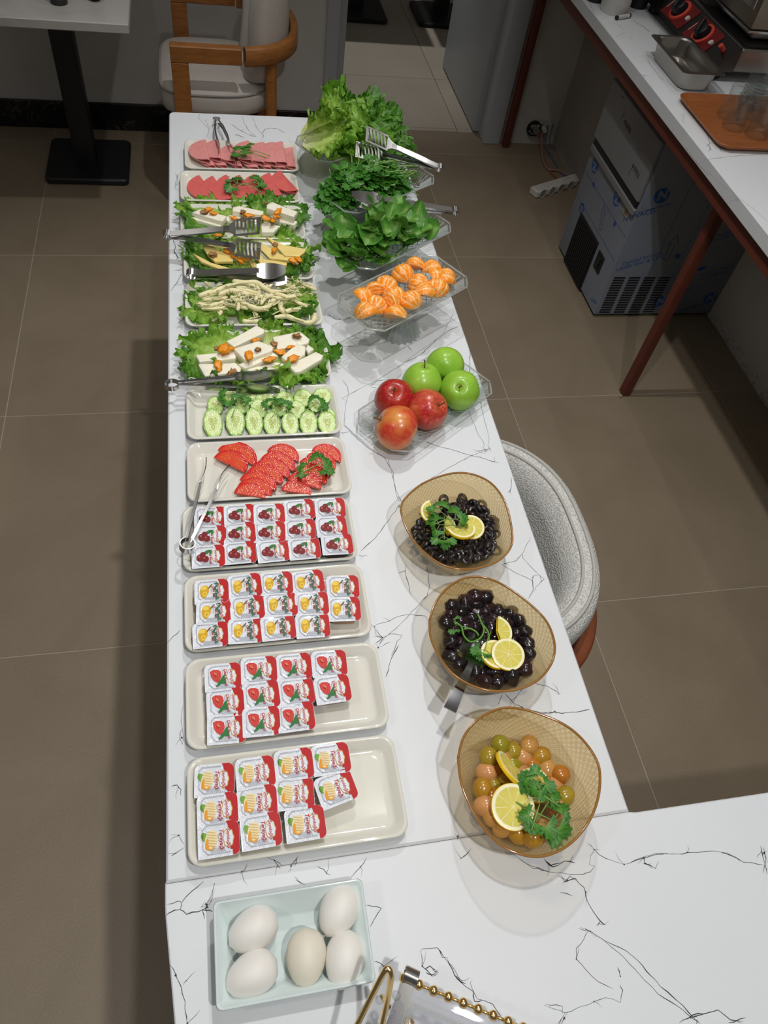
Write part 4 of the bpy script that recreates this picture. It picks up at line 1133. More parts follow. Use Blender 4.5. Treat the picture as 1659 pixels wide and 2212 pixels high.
def add_leaf(label, base, tip, m, seed, half=75, ruff=.010, cup=.15, wid=1.0, roll=0, name='lettuce_leaf', group='lettuce leaves under the cheeses'):
    base, tip = Vector(base), Vector(tip)
    mb = lettuce(seed, (tip - base).length, half, ruff, cup, wid)
    fm = frame((0, 0, 0), tip - base) @ Matrix.Rotation(R(roll), 4, 'Y')
    mb.xf(fm)
    zlo = min(v[2] for v in mb.v)
    o = mb.build(name, m, smooth=180)
    o.location = base
    return tag(o, label, 'lettuce', group)
def poly_slab(name, label, cat, pts, ztop, th, m, group=None, tilt=0.0, lump=.0007, sub=2, bev=.0018, zt=None):
    """block whose top face the photo shows at pixel polygon pts"""
    n = len(pts)
    tops = [P(x, y, ztop if zt is None else zt[i]) for i, (x, y) in enumerate(pts)]
    c = sum(tops, Vector()) / n
    mb = MB(); poly = [(q.x, q.y) for q in tops]
    ar = sum(poly[i - 1][0] * poly[i][1] - poly[i][0] * poly[i - 1][1] for i in range(n))
    if ar < 0: tops = tops[::-1]
    # densify the outline
    out = []
    for a, b in zip(tops, tops[1:] + tops[:1]):
        for k in range(4): out.append(a.lerp(b, k / 4))
    def ring(ins, dz):
        r = []
        for q in out:
            d = c - q; d.z = 0
            p = q + d.normalized() * min(ins, d.length * .6)
            s = noise.noise(p * 90 + Vector((0, 0, dz * 300))) * lump
            r.append((p.x + s, p.y - s, p.z + dz + s * .6))
        return r
    def inner(f, dz):
        return [((c + (q - c) * f).x, (c + (q - c) * f).y, (c + (q - c) * f).z + dz + noise.noise((c + (q - c) * f) * 120) * lump) for q in out]
    rows = [inner(.5, -th), ring(bev, -th), ring(0, -th + bev), ring(0, -bev), ring(bev * .35, -bev * .3), ring(bev, 0), inner(.7, 0), inner(.35, 0)]
    mb.grid(rows, True, cap0=True, cap1=True)
    o = mb.build(name, m, org=(c.x, c.y, c.z - th), smooth=50)
    return tag(o, label, cat, group)
M_chs = mat('white_brined_cheese', (246, 242, 224), .55, var=(60, (238, 233, 210)), bump=(220, .35, .001), sss=.2)
M_kas = mat('yellow_kashkaval', (240, 218, 142), .4, var=(12, (232, 206, 122)), bump=(200, .1, .0005), sss=.15)
M_strg = mat('string_cheese', (240, 232, 190), .45, var=(80, (232, 222, 170)), bump=(300, .2, .0006), sss=.2)
M_apr = mat('dried_apricot', (242, 158, 24), .4, var=(120, (228, 136, 18)), bump=(160, .5, .001), sss=.2)
M_wal = mat('walnut_kernel', (186, 140, 84), .6, var=(140, (120, 78, 40)), bump=(200, .6, .001))
def blob(name, label, cat, q, size, m, group, seed, wr=.5, rz=0.0, el=(1.25, .8, .5)):
    rr = random.Random(seed); off = Vector((rr.uniform(0, 50), rr.uniform(0, 50), 0))
    mb = MB().ball((0, 0, 0), size, 18, 12, f=lambda d: .82 + wr * noise.noise(d * 1.6 + off) + wr * .45 * noise.noise(d * 4.2 + off), sq=el)
    o = mb.build(name, m, smooth=180)
    o.location = q; o.rotation_euler = (rr.uniform(-.25, .25), rr.uniform(-.25, .25), rz)
    return tag(o, label, cat, group)
def walnut(label, q, size, seed, rz):
    return blob('walnut_piece', label, 'walnut', q, size, M_wal, 'walnut pieces on the cheese plates', seed, .75, rz, (1.1, .9, .6))
def apricot(label, q, size, seed, rz, el=(1.3, .75, .45)):
    return blob('dried_apricot', label, 'apricot', q, size, M_apr, 'dried apricot pieces on the cheese plates', seed, .45, rz, el)

# parsley: three-part leaf on a stem
def parsley_leaf_mb(size, seed):
    rr = random.Random(seed); mb = MB()
    rows, uvs = [], []
    n = 54
    for i in range(5):
        r = i / 4; row, u = [], []
        for k in range(n + 1):
            v = -1 + 2 * k / n; th = R(112) * v
            lob = .56 + .44 * abs(math.cos(th * 1.55)) ** .6
            ser = 1 + (.07 * (1 if (k % 6) in (0, 1, 2) else -1)) * (r ** 3)
            rad = size * r * lob * ser
            row.append((rad * math.sin(th), rad * math.cos(th) + size * .12, size * (.10 * math.sin(5 * v + seed) * r * r + .18 * r * r * abs(v) * math.cos(seed))))
            u.append((r, v))
        rows.append(row); uvs.append(u)
    return mb.grid(rows, uvs=uvs)
def parsley_parts(seed, size=.017, stem=.05, n=3, curl=.2):
    rr = random.Random(seed)
    lf, st = MB(), MB()
    pts = [(0, -stem, 0), (rr.uniform(-.3, .3) * stem * curl * 2, -stem * .5, stem * curl * .5), (0, 0, stem * curl * .3)]
    st.tube(pts, [.0011, .0009, .0007], 5)
    for k in range(n):
        a = R((0, 62, -62, 150, -150)[k] + rr.uniform(-14, 14)); l = size * (.45 if k == 0 else .7)
        e = Vector((math.sin(-a) * l, math.cos(a) * l, stem * curl * .3 + rr.uniform(.0, .006)))
        st.tube([(0, 0, stem * curl * .3), e], .0006, 4)
        m = Matrix.Translation(e) @ Matrix.Rotation(a, 4, 'Z') @ Matrix.Rotation(rr.uniform(-.5, .25), 4, 'X') @ Matrix.Rotation(rr.uniform(-.4, .4), 4, 'Y')
        lf.join(parsley_leaf_mb(size * rr.uniform(.8, 1.1), seed * 7 + k), m)
    return lf, st
PARS = []
for k in range(5):
    lf, st = parsley_parts(40 + k, .0165, .045, 3 if k < 3 else 5, .25)
    PARS.append((lf.mesh('parsley_leaves', M_parl, 180), st.mesh('parsley_stem', M_stem, 180)))
def sprig(label, loc, rz, scale=1.0, var=0, rx=0.0, ry=0.0, group=None):
    o = bpy.data.objects.new('parsley_sprig', PARS[var][0]); COL.objects.link(o)
    o.location = loc; o.rotation_euler = (rx, ry, rz); o.scale = (scale,) * 3
    put('stem', PARS[var][1], o)
    return tag(o, label, 'parsley', group)

# ================================================================== plate 1: rolled salami, plate 2: folded ham
M_sal = mat('pink_salami', (228, 152, 148), .45, var=(70, (220, 138, 136)), bump=(300, .15, .0005), sss=.15)
M_ham = mat('red_ham', (222, 106, 100), .42, var=(60, (212, 92, 90)), bump=(300, .15, .0005), sss=.15)
def folded(Rd, rb0, rb1, ang=0.0):
    """disc of radius Rd folded once along the y axis; the two halves lie towards -x, the bend is rounder at -y"""
    th = .0013; rows = []
    ny, ns = 18, 22
    for i in range(ny + 1):
        y = -Rd * .985 + 2 * Rd * .985 * i / ny
        h = math.sqrt(max(0, Rd * Rd - y * y)); t = i / ny
        rb = rb0 + (rb1 - rb0) * t
        line_ = []
        for k in range(ns + 1):
            s = -1 + 2 * k / ns
            d = abs(s) * h; arc = math.pi / 2 * rb
            if d < arc:
                a = d / rb; x = rb * math.cos(a); z = rb * math.sin(a)
            else:
                u = d - arc; x = -u * .995; z = rb * max(.12, 1 - (u / Rd) * 1.6)
            line_.append((x - rb * .2, z if s < 0 else -z))
        # s<0 top half, s>0 lower half -> closed sheet with thickness
        mid = [Vector((x, y, z)) for x, z in line_]
        outer, inner_ = [], []
        for k, p in enumerate(mid):
            d = mid[min(k + 1, ns)] - mid[max(k - 1, 0)]
            d = d.normalized() if d.length > 1e-9 else Vector((1, 0, 0))
            nrm = Vector((-d.z, 0, d.x)) * th / 2
            outer.append(p + nrm); inner_.append(p - nrm)
        rows.append(outer + inner_[::-1])
    return MB().grid(rows, True, cap0=True, cap1=True)
def fold_slice(name, label, top, bot, z, rb0, rb1, m, group, lift=0.0, ratio=1.0):
    a, b = P(*top, z), P(*bot, z)
    Rd = (a - b).length / 2
    mb = folded(Rd, rb0, rb1)
    if ratio != 1: mb.xf(Matrix.Diagonal((ratio, 1, 1, 1)))
    y = (a - b).normalized(); zz = Vector((-.03, 0, 1)); x = y.cross(zz).normalized(); zz = x.cross(y)
    c = (a + b) / 2
    mb.xf(rotmat(x, y, zz, (0, 0, 0)))
    zlo = min(v[2] for v in mb.v)
    o = mb.build(name, m, smooth=60)
    o.location = (c.x, c.y, c.z)
    return tag(o, label, 'cold cut', group)
c2 = crop(380, 290, .18083)
low = [((395, 215), (452, 392)), ((545, 215), (592, 392)), ((745, 225), (775, 402)), ((925, 205), (968, 415)), ((1100, 240), (1118, 415)), ((1260, 215), (1288, 418)), ((1388, 165), (1414, 408))]
upp = [((345, 78), (384, 330)), ((500, 75), (522, 312)), ((665, 138), (686, 345)), ((862, 92), (886, 335)), ((1045, 108), (1030, 358)), ((1165, 106), (1175, 365)), ((1262, 100), (1306, 364))]
for i, (t_, b_) in enumerate(low):
    fold_slice('salami_slice', 'pink salami slice folded, %s of the near row on the farthest plate' % side(i, 7), c2(*t_), c2(*b_), .8125 + .0004 * i, .0045, .002, M_sal, 'rolled salami slices')
for i, (t_, b_) in enumerate(upp):
    fold_slice('salami_slice', 'pink salami slice rolled, %s of the far row on the farthest plate' % side(i, 7), c2(*t_), c2(*b_), .8215 + .0003 * i, .0060, .0032, M_sal, 'rolled salami slices')
ham = [((275, 500), (492, 792)), ((438, 510), (655, 792)), ((600, 495), (828, 775)), ((760, 498), (935, 768)), ((935, 490), (1088, 745)), ((1118, 472), (1262, 752)), ((1240, 445), (1452, 692))]
for i, (t_, b_) in enumerate(ham):
    fold_slice('ham_slice', 'red ham slice folded once, %s of seven on the second plate' % side(i, 7), c2(*t_), c2(*b_), .8125 + .0012 * i, .0042, .0022, M_ham, 'folded ham slices', ratio=.92)
q = P(*c2(900, 215), .8325); sprig('parsley sprig with two leaf heads lying on the pink salami', q, R(70), 1.0, 1)
q = P(*c2(800, 250), .834); sprig('parsley leaf resting left on the pink salami', q, R(80), 1.2, 0)
q = P(*c2(735, 610), .826); sprig('big parsley sprig lying on the left middle of the red ham', q, R(60), 1.35, 2)
q = P(*c2(930, 600), .827); sprig('small parsley sprig lying on the right middle of the red ham', q, R(-70), 1.1, 0)

# ================================================================== cheese plates
c3 = crop(380, 420, .19289); c4 = crop(390, 580, .19289); c5 = crop(350, 560, .24111)
def Z(c, x, y, z): return P(*c(x, y), z)
LG = 'lettuce leaves under the cheeses'
# far white cheese plate
for i, (b, t_, m, hf, sd, lab) in enumerate([
    ((480, 210), (95, 150), M_let, 72, 1, 'frilly lettuce leaf at the left end of the far white cheese plate'),
    ((420, 330), (330, 20), M_letp, 62, 2, 'pale lettuce leaf at the upper left of the far white cheese plate'),
    ((760, 300), (700, 50), M_let, 66, 3, 'lettuce leaf behind the middle blocks of the far white cheese plate'),
    ((900, 280), (900, 25), M_letp, 60, 4, 'pale lettuce tip right of middle behind the far white cheese'),
    ((1020, 240), (1480, 200), M_letd, 85, 5, 'dark frilly lettuce leaf at the right end of the far white cheese plate'),
    ((1100, 330), (1180, 25), M_letd, 55, 6, 'dark lettuce leaf at the upper right of the far white cheese plate'),
    ((500, 260), (130, 380), M_letd, 55, 7, 'dark lettuce leaf at the lower left of the far white cheese plate')]):
    add_leaf(lab, Z(c3, *b, .811 + .001 * i), Z(c3, *t_, .818 + .001 * i), m, sd, hf, .0065, .08, 1.0)
CHG = 'white cheese blocks'
far = 'on the far cheese plate'
for pts, zt, th, lab in [
    ([(115, 258), (200, 250), (505, 335), (500, 362)], .829, .013, 'thin white cheese slab at the lower left %s'),
    ([(175, 200), (270, 160), (565, 240), (525, 300), (470, 290)], .838, .014, 'white cheese slab with walnut and apricot at the upper left %s'),
    ([(520, 270), (610, 225), (680, 250), (650, 310)], .828, .010, 'small white cheese piece between left and middle blocks %s'),
    ([(590, 232), (700, 222), (960, 300), (900, 330), (610, 290)], .831, .014, 'low white cheese slab in the middle %s'),
    ([(632, 145), (700, 125), (985, 188), (965, 232), (632, 185)], .842, .013, 'thick white cheese block in the middle %s'),
    ([(950, 330), (1005, 302), (1170, 352), (1090, 420), (960, 420)], .829, .012, 'white cheese slab at the lower right of middle %s'),
    ([(1030, 205), (1110, 200), (1358, 302), (1325, 340), (1110, 290)], .833, .014, 'white cheese slab under the right block %s'),
    ([(1018, 112), (1075, 82), (1362, 192), (1318, 250), (1015, 150)], .848, .016, 'thick white cheese block at the right end %s')]:
    poly_slab('white_cheese_block', lab % far, 'cheese', [c3(*p) for p in pts], zt, th, M_chs, CHG)
for i, (x, y, z, s, rz, lab) in enumerate([(365, 165, .843, .0085, .5, 'apricot strip beside the walnut on the left block'), (418, 210, .842, .0075, .1, 'apricot piece at the right of the left block'), (815, 235, .846, .0105, -.1, 'long apricot strip on the middle block'), (650, 266, .836, .0075, -.3, 'apricot piece at the low middle slab'), (1145, 188, .853, .0095, .9, 'apricot piece standing on the right block'), (1008, 268, .842, .0100, -.4, 'apricot piece between middle and right blocks'), (1125, 250, .846, .0085, .2, 'apricot piece under the standing one'), (1088, 290, .842, .0075, 1.2, 'lowest apricot piece of the right cluster')]):
    apricot('orange %s, far cheese plate' % lab, Z(c3, x, y, z), s, 100 + i, rz)
for i, (x, y, z, lab) in enumerate([(325, 200, .842, 'walnut piece on the left block of the far cheese plate'), (748, 196, .847, 'walnut piece on the middle block of the far cheese plate'), (752, 276, .836, 'walnut piece on the low middle slab of the far cheese plate'), (1000, 100, .83, 'walnut crumb behind the right block of the far cheese plate'), (1080, 320, .836, 'walnut crumb below the apricot cluster of the far cheese plate')]):
    walnut(lab, Z(c3, x, y, z), .007 if i < 3 else .005, 130 + i, i * 1.1)
# yellow cheese plate
for i, (b, t_, m, hf, sd, rf, lab) in enumerate([
    ((560, 700), (90, 690), M_letd, 80, 11, .010, 'dark frilly lettuce leaf at the left end of the yellow cheese plate'),
    ((420, 720), (220, 470), M_let, 60, 12, .008, 'lettuce leaf at the upper left of the yellow cheese plate'),
    ((560, 640), (700, 480), M_letp, 60, 13, .006, 'pale lettuce under the middle of the yellow cheese plate'),
    ((1000, 620), (1190, 350), M_letp, 66, 14, .009, 'large pale lettuce leaf at the upper right of the yellow cheese plate'),
    ((1150, 680), (1555, 560), M_let, 70, 15, .010, 'frilly lettuce leaf at the right end of the yellow cheese plate'),
    ((1150, 740), (1480, 850), M_letd, 70, 16, .010, 'dark frilly lettuce leaf at the lower right of the yellow cheese plate'),
    ((760, 700), (720, 840), M_letp, 70, 17, .006, 'pale lettuce leaf at the near middle of the yellow cheese plate'),
    ((560, 780), (330, 860), M_letd, 60, 18, .007, 'dark lettuce leaf at the near left of the yellow cheese plate')]):
    add_leaf(lab, Z(c3, *b, .810 + .001 * i), Z(c3, *t_, .820 + .001 * i), m, sd, hf, rf, .10, 1.0)
for i, (pts, zt, th, lab) in enumerate([
    ([(190, 660), (330, 745), (645, 838), (640, 852), (500, 838), (290, 755)], .832, .006, 'narrow yellow cheese slice along the near left edge'),
    ([(292, 522), (480, 615), (645, 665), (640, 745), (440, 752), (365, 685), (310, 600)], .836, .007, 'broad yellow cheese triangle with walnut at the left'),
    ([(690, 675), (740, 690), (755, 720), (700, 700)], .832, .006, 'small yellow cheese corner in the middle'),
    ([(818, 745), (960, 790), (1160, 800), (990, 832), (860, 822)], .830, .007, 'yellow cheese slice at the near right, lowest of its fan'),
    ([(872, 610), (920, 690), (985, 735), (1245, 765), (1240, 792), (960, 780), (890, 710)], .834, .007, 'yellow cheese slice second from below in the right fan'),
    ([(945, 535), (1060, 600), (1200, 690), (1342, 705), (1280, 738), (1050, 712), (955, 620)], .838, .007, 'yellow cheese slice with apricot in the right fan'),
    ([(1008, 470), (1200, 560), (1458, 612), (1440, 645), (1380, 692), (1220, 682), (1140, 600)], .842, .007, 'yellow cheese slice at the far right, topmost of its fan')]):
    poly_slab('yellow_cheese_slice', lab, 'cheese', [c3(*p) for p in pts], zt, th, M_kas, 'yellow cheese slices', bev=.001, lump=.0003)
for i, (x, y, z, s, rz, lab) in enumerate([(590, 630, .841, .0105, -.3, 'orange apricot piece at the tip of the broad yellow triangle'), (660, 692, .840, .0085, -1, 'orange apricot piece right of the broad yellow triangle'), (725, 745, .836, .0085, -.8, 'orange apricot piece lowest in the yellow cheese plate middle'), (808, 712, .839, .0105, .4, 'orange apricot piece right of middle on the yellow cheese plate'), (1100, 622, .845, .0085, 1.3, 'orange apricot piece on the yellow cheese fan'), (1318, 748, .836, .0090, -.2, 'orange apricot piece at the right end of the yellow cheese plate, lower'), (1372, 728, .839, .0090, -1, 'orange apricot piece at the right end of the yellow cheese plate, upper'), (470, 455, .832, .0085, 0, 'orange apricot piece behind the tongs on the yellow cheese plate'), (385, 545, .828, .006, -.5, 'orange apricot corner behind the broad yellow triangle')]):
    apricot(lab, Z(c3, x, y, z), s, 150 + i, rz)
for i, (x, y, z, lab) in enumerate([(415, 672, .840, 'ring-shaped walnut half on the broad yellow triangle'), (1115, 560, .846, 'walnut piece behind the apricot on the yellow fan'), (1352, 775, .838, 'walnut piece at the right end of the yellow cheese plate')]):
    walnut(lab, Z(c3, x, y, z), .0085 if i == 0 else .0055, 170 + i, i * .8)
# string cheese plate
for i, (b, t_, m, hf, sd, rf, lab) in enumerate([
    ((420, 330), (60, 250), M_letd, 80, 21, .009, 'dark lettuce leaf at the left end of the string cheese plate'),
    ((330, 250), (240, 70), M_let, 60, 22, .008, 'lettuce leaf at the upper left of the string cheese plate'),
    ((420, 400), (90, 560), M_let, 62, 23, .009, 'lettuce leaf at the lower left corner of the string cheese plate'),
    ((700, 400), (640, 545), M_let, 72, 24, .008, 'lettuce leaf at the near middle under the string cheese'),
    ((900, 380), (960, 550), M_letd, 68, 25, .008, 'dark lettuce leaf right of middle under the string cheese'),
    ((1150, 350), (1525, 400), M_let, 75, 26, .009, 'lettuce leaf at the right end of the string cheese plate'),
    ((1180, 400), (1400, 540), M_letd, 60, 27, .008, 'dark lettuce leaf at the lower right of the string cheese plate'),
    ((1250, 300), (1300, 130), M_letp, 60, 28, .008, 'pale lettuce tip at the upper right of the string cheese plate'),
    ((700, 300), (520, 130), M_letd, 60, 29, .006, 'dark lettuce leaf behind the string cheese heap')]):
    add_leaf(lab, Z(c4, *b, .810 + .001 * i), Z(c4, *t_, .818 + .001 * i), m, sd, hf, rf, .08, 1.0)
def smooth_path(pp, n=5):
    sm = []
    for i in range(len(pp) - 1):
        p0, p1, p2, p3 = pp[max(i - 1, 0)], pp[i], pp[i + 1], pp[min(i + 2, len(pp) - 1)]
        for k in range(n):
            t_ = k / n
            sm.append(.5 * ((2 * p1) + (p2 - p0) * t_ + (2 * p0 - 5 * p1 + 4 * p2 - p3) * t_ * t_ + (3 * p1 - p0 - 3 * p2 + p3) * t_ ** 3))
    return sm + [pp[-1]]
def strand(txt, z, r, seed, label):
    pp = [Z(c4, *map(float, s_.split(',')), z) for s_ in txt.split()]
    sm = smooth_path(pp); n = len(sm)
    rad = [r * (.78 + .3 * noise.noise(Vector((seed * 3.1, i * .35, 0)))) * (.55 if i in (0, n - 1) else 1) for i in range(n)]
    c = sm[n // 2].copy()
    sm = [q + Vector((0, 0, .0025 * noise.noise(q * 40))) for q in sm]
    mb = MB().tube(sm, rad, 9)
    rr = random.Random(seed)
    for _ in range(3):                                   # torn fibres along the strand
        i = rr.randrange(0, max(1, n - 4)); o_ = Vector((rr.uniform(-1, 1), rr.uniform(-1, 1), .6)) * r
        seg = [sm[j] + o_ * (.9 + .25 * (j - i)) for j in range(i, min(n, i + 5))]
        if len(seg) > 2: mb.tube(seg, r * .22, 5)
    o = mb.build('string_cheese_strand', M_strg, org=tuple(c), smooth=180)
    return tag(o, label, 'string cheese', 'string cheese strands on lettuce')
STR = [('200,312 350,265 520,200 700,172 830,200 900,228', .842, .0062, 'thickest strand, along the upper left of the heap'),
 ('250,360 400,338 530,320', .834, .0052, 'short strand with cut end at the left below the thickest one'),
 ('190,400 300,424 400,402 505,365', .833, .0055, 'bent strand at the lower left of the heap'),
 ('235,455 400,455 515,430', .829, .0048, 'lowest strand on the left side of the heap'),
 ('420,292 560,255 700,280 850,312 940,332', .842, .0058, 'strand crossing the middle of the heap'),
 ('560,312 680,380 800,432 920,455 1000,412 1050,352', .841, .0064, 'thick curved strand ending upward right of middle'),
 ('580,135 700,160 850,160 950,225 1080,285 1200,320 1290,312', .846, .0058, 'long strand over the top of the heap to the right'),
 ('850,150 920,215 1065,172', .845, .0046, 'V-shaped strand at the top middle'),
 ('1075,196 1180,186 1290,226', .838, .0048, 'short strand at the top right of the heap'),
 ('1150,358 1118,432 1158,488 1260,466 1365,464', .832, .0060, 'L-shaped strand at the right on dark lettuce'),
 ('1050,546 1180,536 1300,580 1420,612 1492,582 1505,498', .827, .0060, 'long strand at the near right corner of the plate'),
 ('690,590 800,596 912,590', .822, .0052, 'flat strand lying alone at the near middle edge'),
 ('350,582 420,532 462,482', .825, .0048, 'short split strand at the near left'),
 ('265,152 340,200', .838, .0036, 'small strand tip at the upper left'),
 ('1262,358 1340,390 1425,425', .834, .0046, 'tapering strand at the right above the L-shaped one'),
 ('600,332 650,400 640,472', .843, .0040, 'frayed strand hanging over the near middle'),
 ('885,242 862,300 838,362', .848, .0042, 'short strand laid across the middle'),
 ('815,465 860,532', .830, .0042, 'short strand tip hanging over the near lettuce'),
 ('940,302 1050,332 1172,330', .842, .0050, 'strand right of middle under the long top one'),
 ('1300,162 1400,190 1530,242', .832, .0046, 'pale strand at the upper right corner'),
 ('620,220 760,250 900,280', .846, .0050, 'strand behind the middle of the heap'),
 ('480,380 600,420 760,452', .836, .0050, 'strand along the near side of the heap'),
 ('900,400 960,330 1040,300', .846, .0045, 'strand leaning right of middle'),
 ('1000,250 1120,262 1240,250', .842, .0050, 'strand at the right behind the long top one')]
for i, (tx, z, r, lab) in enumerate(STR):
    strand(tx, z, r, i, 'string cheese: ' + lab)
mb = MB(); rr = random.Random(5)
for _ in range(150):                                     # loose fibres
    x, y = (rr.gauss(700, 210), rr.gauss(330, 70)) if rr.random() < .6 else (rr.gauss(1270, 80), rr.gauss(250, 80))
    q = Z(c4, x, y, .846 if rr.random() < .7 else .838); a = rr.uniform(0, 6.28); l = rr.uniform(.006, .018)
    d = Vector((math.cos(a), math.sin(a) * .6, 0)) * l
    mb.tube([q - d * .5, q + Vector((rr.uniform(-.003, .003), rr.uniform(-.003, .003), .003)), q + d * .5], rr.uniform(.0006, .0013), 5)
tag(mb.build('string_cheese_shreds', M_strg, smooth=180), 'fine loose shreds scattered over the string cheese heap', 'cheese shreds', kind='stuff')
# near white cheese plate
for i, (b, t_, m, hf, sd, rf, lab) in enumerate([
    ((560, 900), (190, 760), M_let, 62, 31, .010, 'broad lettuce leaf with pale ribs at the left end of the near white cheese plate'),
    ((560, 860), (440, 600), M_let, 60, 32, .010, 'lettuce leaf at the upper left of the near white cheese plate'),
    ((940, 800), (960, 560), M_letp, 58, 33, .010, 'pale upright lettuce leaf above the middle of the near white cheese plate'),
    ((1000, 800), (1230, 600), M_let, 62, 34, .011, 'lettuce leaf at the upper right of the near white cheese plate'),
    ((1100, 850), (1530, 900), M_letd, 82, 35, .012, 'dark frilly lettuce leaf at the right end of the near white cheese plate'),
    ((1050, 900), (1400, 1070), M_let, 60, 36, .011, 'lettuce leaf at the lower right of the near white cheese plate'),
    ((500, 920), (230, 1040), M_letd, 66, 37, .010, 'dark frilly lettuce leaf at the lower left of the near white cheese plate'),
    ((750, 920), (640, 1110), M_let, 60, 38, .010, 'lettuce leaf hanging over the near edge under the tongs'),
    ((900, 900), (1080, 1020), M_letp, 60, 39, .008, 'pale lettuce at the near middle of the near white cheese plate')]):
    add_leaf(lab, Z(c5, *b, .810 + .001 * i), Z(c5, *t_, .822 + .001 * i), m, sd, hf, rf, .08, 1.0)
near_ = 'on the near cheese plate'
for pts, zt, th, lab in [
    ([(580, 735), (850, 588), (920, 632), (905, 662), (645, 785)], .838, .016, 'long white cheese block tilted at the top middle %s'),
    ([(990, 695), (1235, 643), (1325, 715), (1310, 752), (1035, 808)], .836, .015, 'broad white cheese block with walnut at the upper right %s'),
    ([(300, 856), (640, 822), (668, 868), (655, 890), (335, 920)], .834, .015, 'white cheese block at the left, upper of two, %s'),
    ([(322, 938), (660, 926), (708, 972), (700, 1008), (385, 1045)], .834, .015, 'white cheese block at the lower left with upright apricot %s'),
    ([(640, 800), (865, 728), (1000, 782), (990, 818), (745, 905)], .842, .018, 'thick white cheese block in the middle with apricot and walnut %s'),
    ([(755, 985), (1020, 920), (1108, 936), (1050, 972), (805, 1018)], .829, .012, 'thin white cheese slab at the near middle, lower of two, %s'),
    ([(685, 940), (1000, 832), (1042, 862), (745, 978)], .834, .012, 'thin white cheese slab with apricot at the near middle %s'),
    ([(1070, 872), (1208, 748), (1285, 780), (1280, 850), (1140, 930)], .838, .014, 'white cheese block with apricot right of middle %s'),
    ([(1285, 795), (1308, 762), (1362, 802), (1312, 842)], .836, .012, 'small broken white cheese corner at the right %s'),
    ([(1128, 948), (1380, 826), (1446, 860), (1430, 890), (1232, 1008), (1190, 1012)], .835, .015, 'long white cheese block at the lower right %s')]:
    poly_slab('white_cheese_block', lab % near_, 'cheese', [c5(*p) for p in pts], zt, th, M_chs, CHG, lump=.0010)
for i, (x, y, z, s, rz, el, lab) in enumerate([(555, 805, .843, .0125, .7, (1.1, .9, .45), 'big apricot piece at the upper left'), (612, 803, .841, .0085, .2, (1.4, .7, .45), 'apricot strip right of the big piece'), (838, 722, .842, .0075, .1, (1.4, .7, .45), 'apricot strip between top and middle blocks'), (780, 865, .845, .0105, 1.57, (1.35, .75, .4), 'upright apricot on the middle block'), (502, 948, .839, .0105, 1.75, (1.35, .75, .4), 'upright apricot on the lower left block'), (965, 895, .839, .0110, .35, (1.3, .7, .4), 'apricot on the near middle slab'), (1062, 832, .834, .0100, -.05, (1.4, .7, .45), 'apricot between middle and right blocks'), (1170, 892, .843, .0110, .35, (1.3, .75, .4), 'apricot on the right block'), (1155, 785, .838, .0080, .4, (1.4, .6, .45), 'apricot strip below the upper right block')]):
    apricot('orange %s, near cheese plate' % lab, Z(c5, x, y, z), s, 200 + i, rz, el)
for i, (x, y, z, lab) in enumerate([(490, 802, .838, 'walnut crumb left of the big apricot, near cheese plate'), (858, 805, .847, 'walnut piece on the middle block, near cheese plate'), (1000, 760, .838, 'walnut piece at the left end of the upper right block, near cheese plate'), (1208, 685, .842, 'walnut piece on the upper right block, near cheese plate'), (625, 1015, .838, 'walnut piece at the right end of the lower left block, near cheese plate')]):
    walnut(lab, Z(c5, x, y, z), (.005, .006, .007, .0075, .0085)[i], 230 + i, i * .9)

# ================================================================== cucumber and tomato
def disc_mat(name, rim, flesh, seed_, seedc, kind):
    t = NT(name)
    uv = t.new('ShaderNodeUVMap'); sp = t.new('ShaderNodeSeparateXYZ'); t.link(uv.outputs[0], sp.inputs[0])
    r = sp.outputs[0]; a = sp.outputs[1]
    obj = t.coord('Object')
    n = t.noise(obj, 260, 3, .6)
    base = t.ramp(r, [(.0, flesh), (.80, flesh), (.90, rim), (1.0, rim)])
    cell = t.new('ShaderNodeTexVoronoi'); cell.inputs['Scale'].default_value = 420; t.link(obj, cell.inputs['Vector'])
    if kind == 'cucumber':
        lob = t.math('ADD', .40, t.math('MULTIPLY', t.math('SINE', t.math('MULTIPLY', a, 18.85)), .10))
        mask = t.math('LESS_THAN', r, lob)
        spots = t.ramp(cell.outputs['Distance'], [(.15, seedc), (.5, seed_)])
        col = t.mix(t.math('MULTIPLY', mask, .95), base, spots)
    else:
        lob = t.math('ABSOLUTE', t.math('SINE', t.math('MULTIPLY', a, 12.5)))
        m1 = t.math('MULTIPLY', t.math('GREATER_THAN', lob, .45), t.math('MULTIPLY', t.math('GREATER_THAN', r, .30), t.math('LESS_THAN', r, .74)))
        spots = t.ramp(cell.outputs['Distance'], [(.1, seedc), (.45, seed_)])
        col = t.mix(t.math('MULTIPLY', m1, .7), base, spots)
    col = t.mix(.15, col, t.ramp(n, [(.3, (120, 120, 110)), (.7, (255, 255, 250))]), 'OVERLAY')
    t.link(col, t.b.inputs['Base Color']); t.set(Roughness=.16)
    t.b.inputs['Subsurface Weight'].default_value = .15; t.b.inputs['Subsurface Scale'].default_value = .004
    t.bump(t.math('ADD', cell.outputs['Distance'], n), .35, .0012)
    return t.m
M_cuc = disc_mat('cucumber_flesh', (146, 188, 88), (208, 226, 158), (172, 192, 98), (226, 230, 178), 'cucumber')
M_cucs = mat('cucumber_skin', (96, 142, 52), .3)
M_tom = disc_mat('tomato_flesh', (206, 40, 28), (220, 72, 52), (220, 84, 40), (232, 128, 74), 'tomato')
M_toms = mat('tomato_skin', (200, 36, 24), .15, coat=.4)
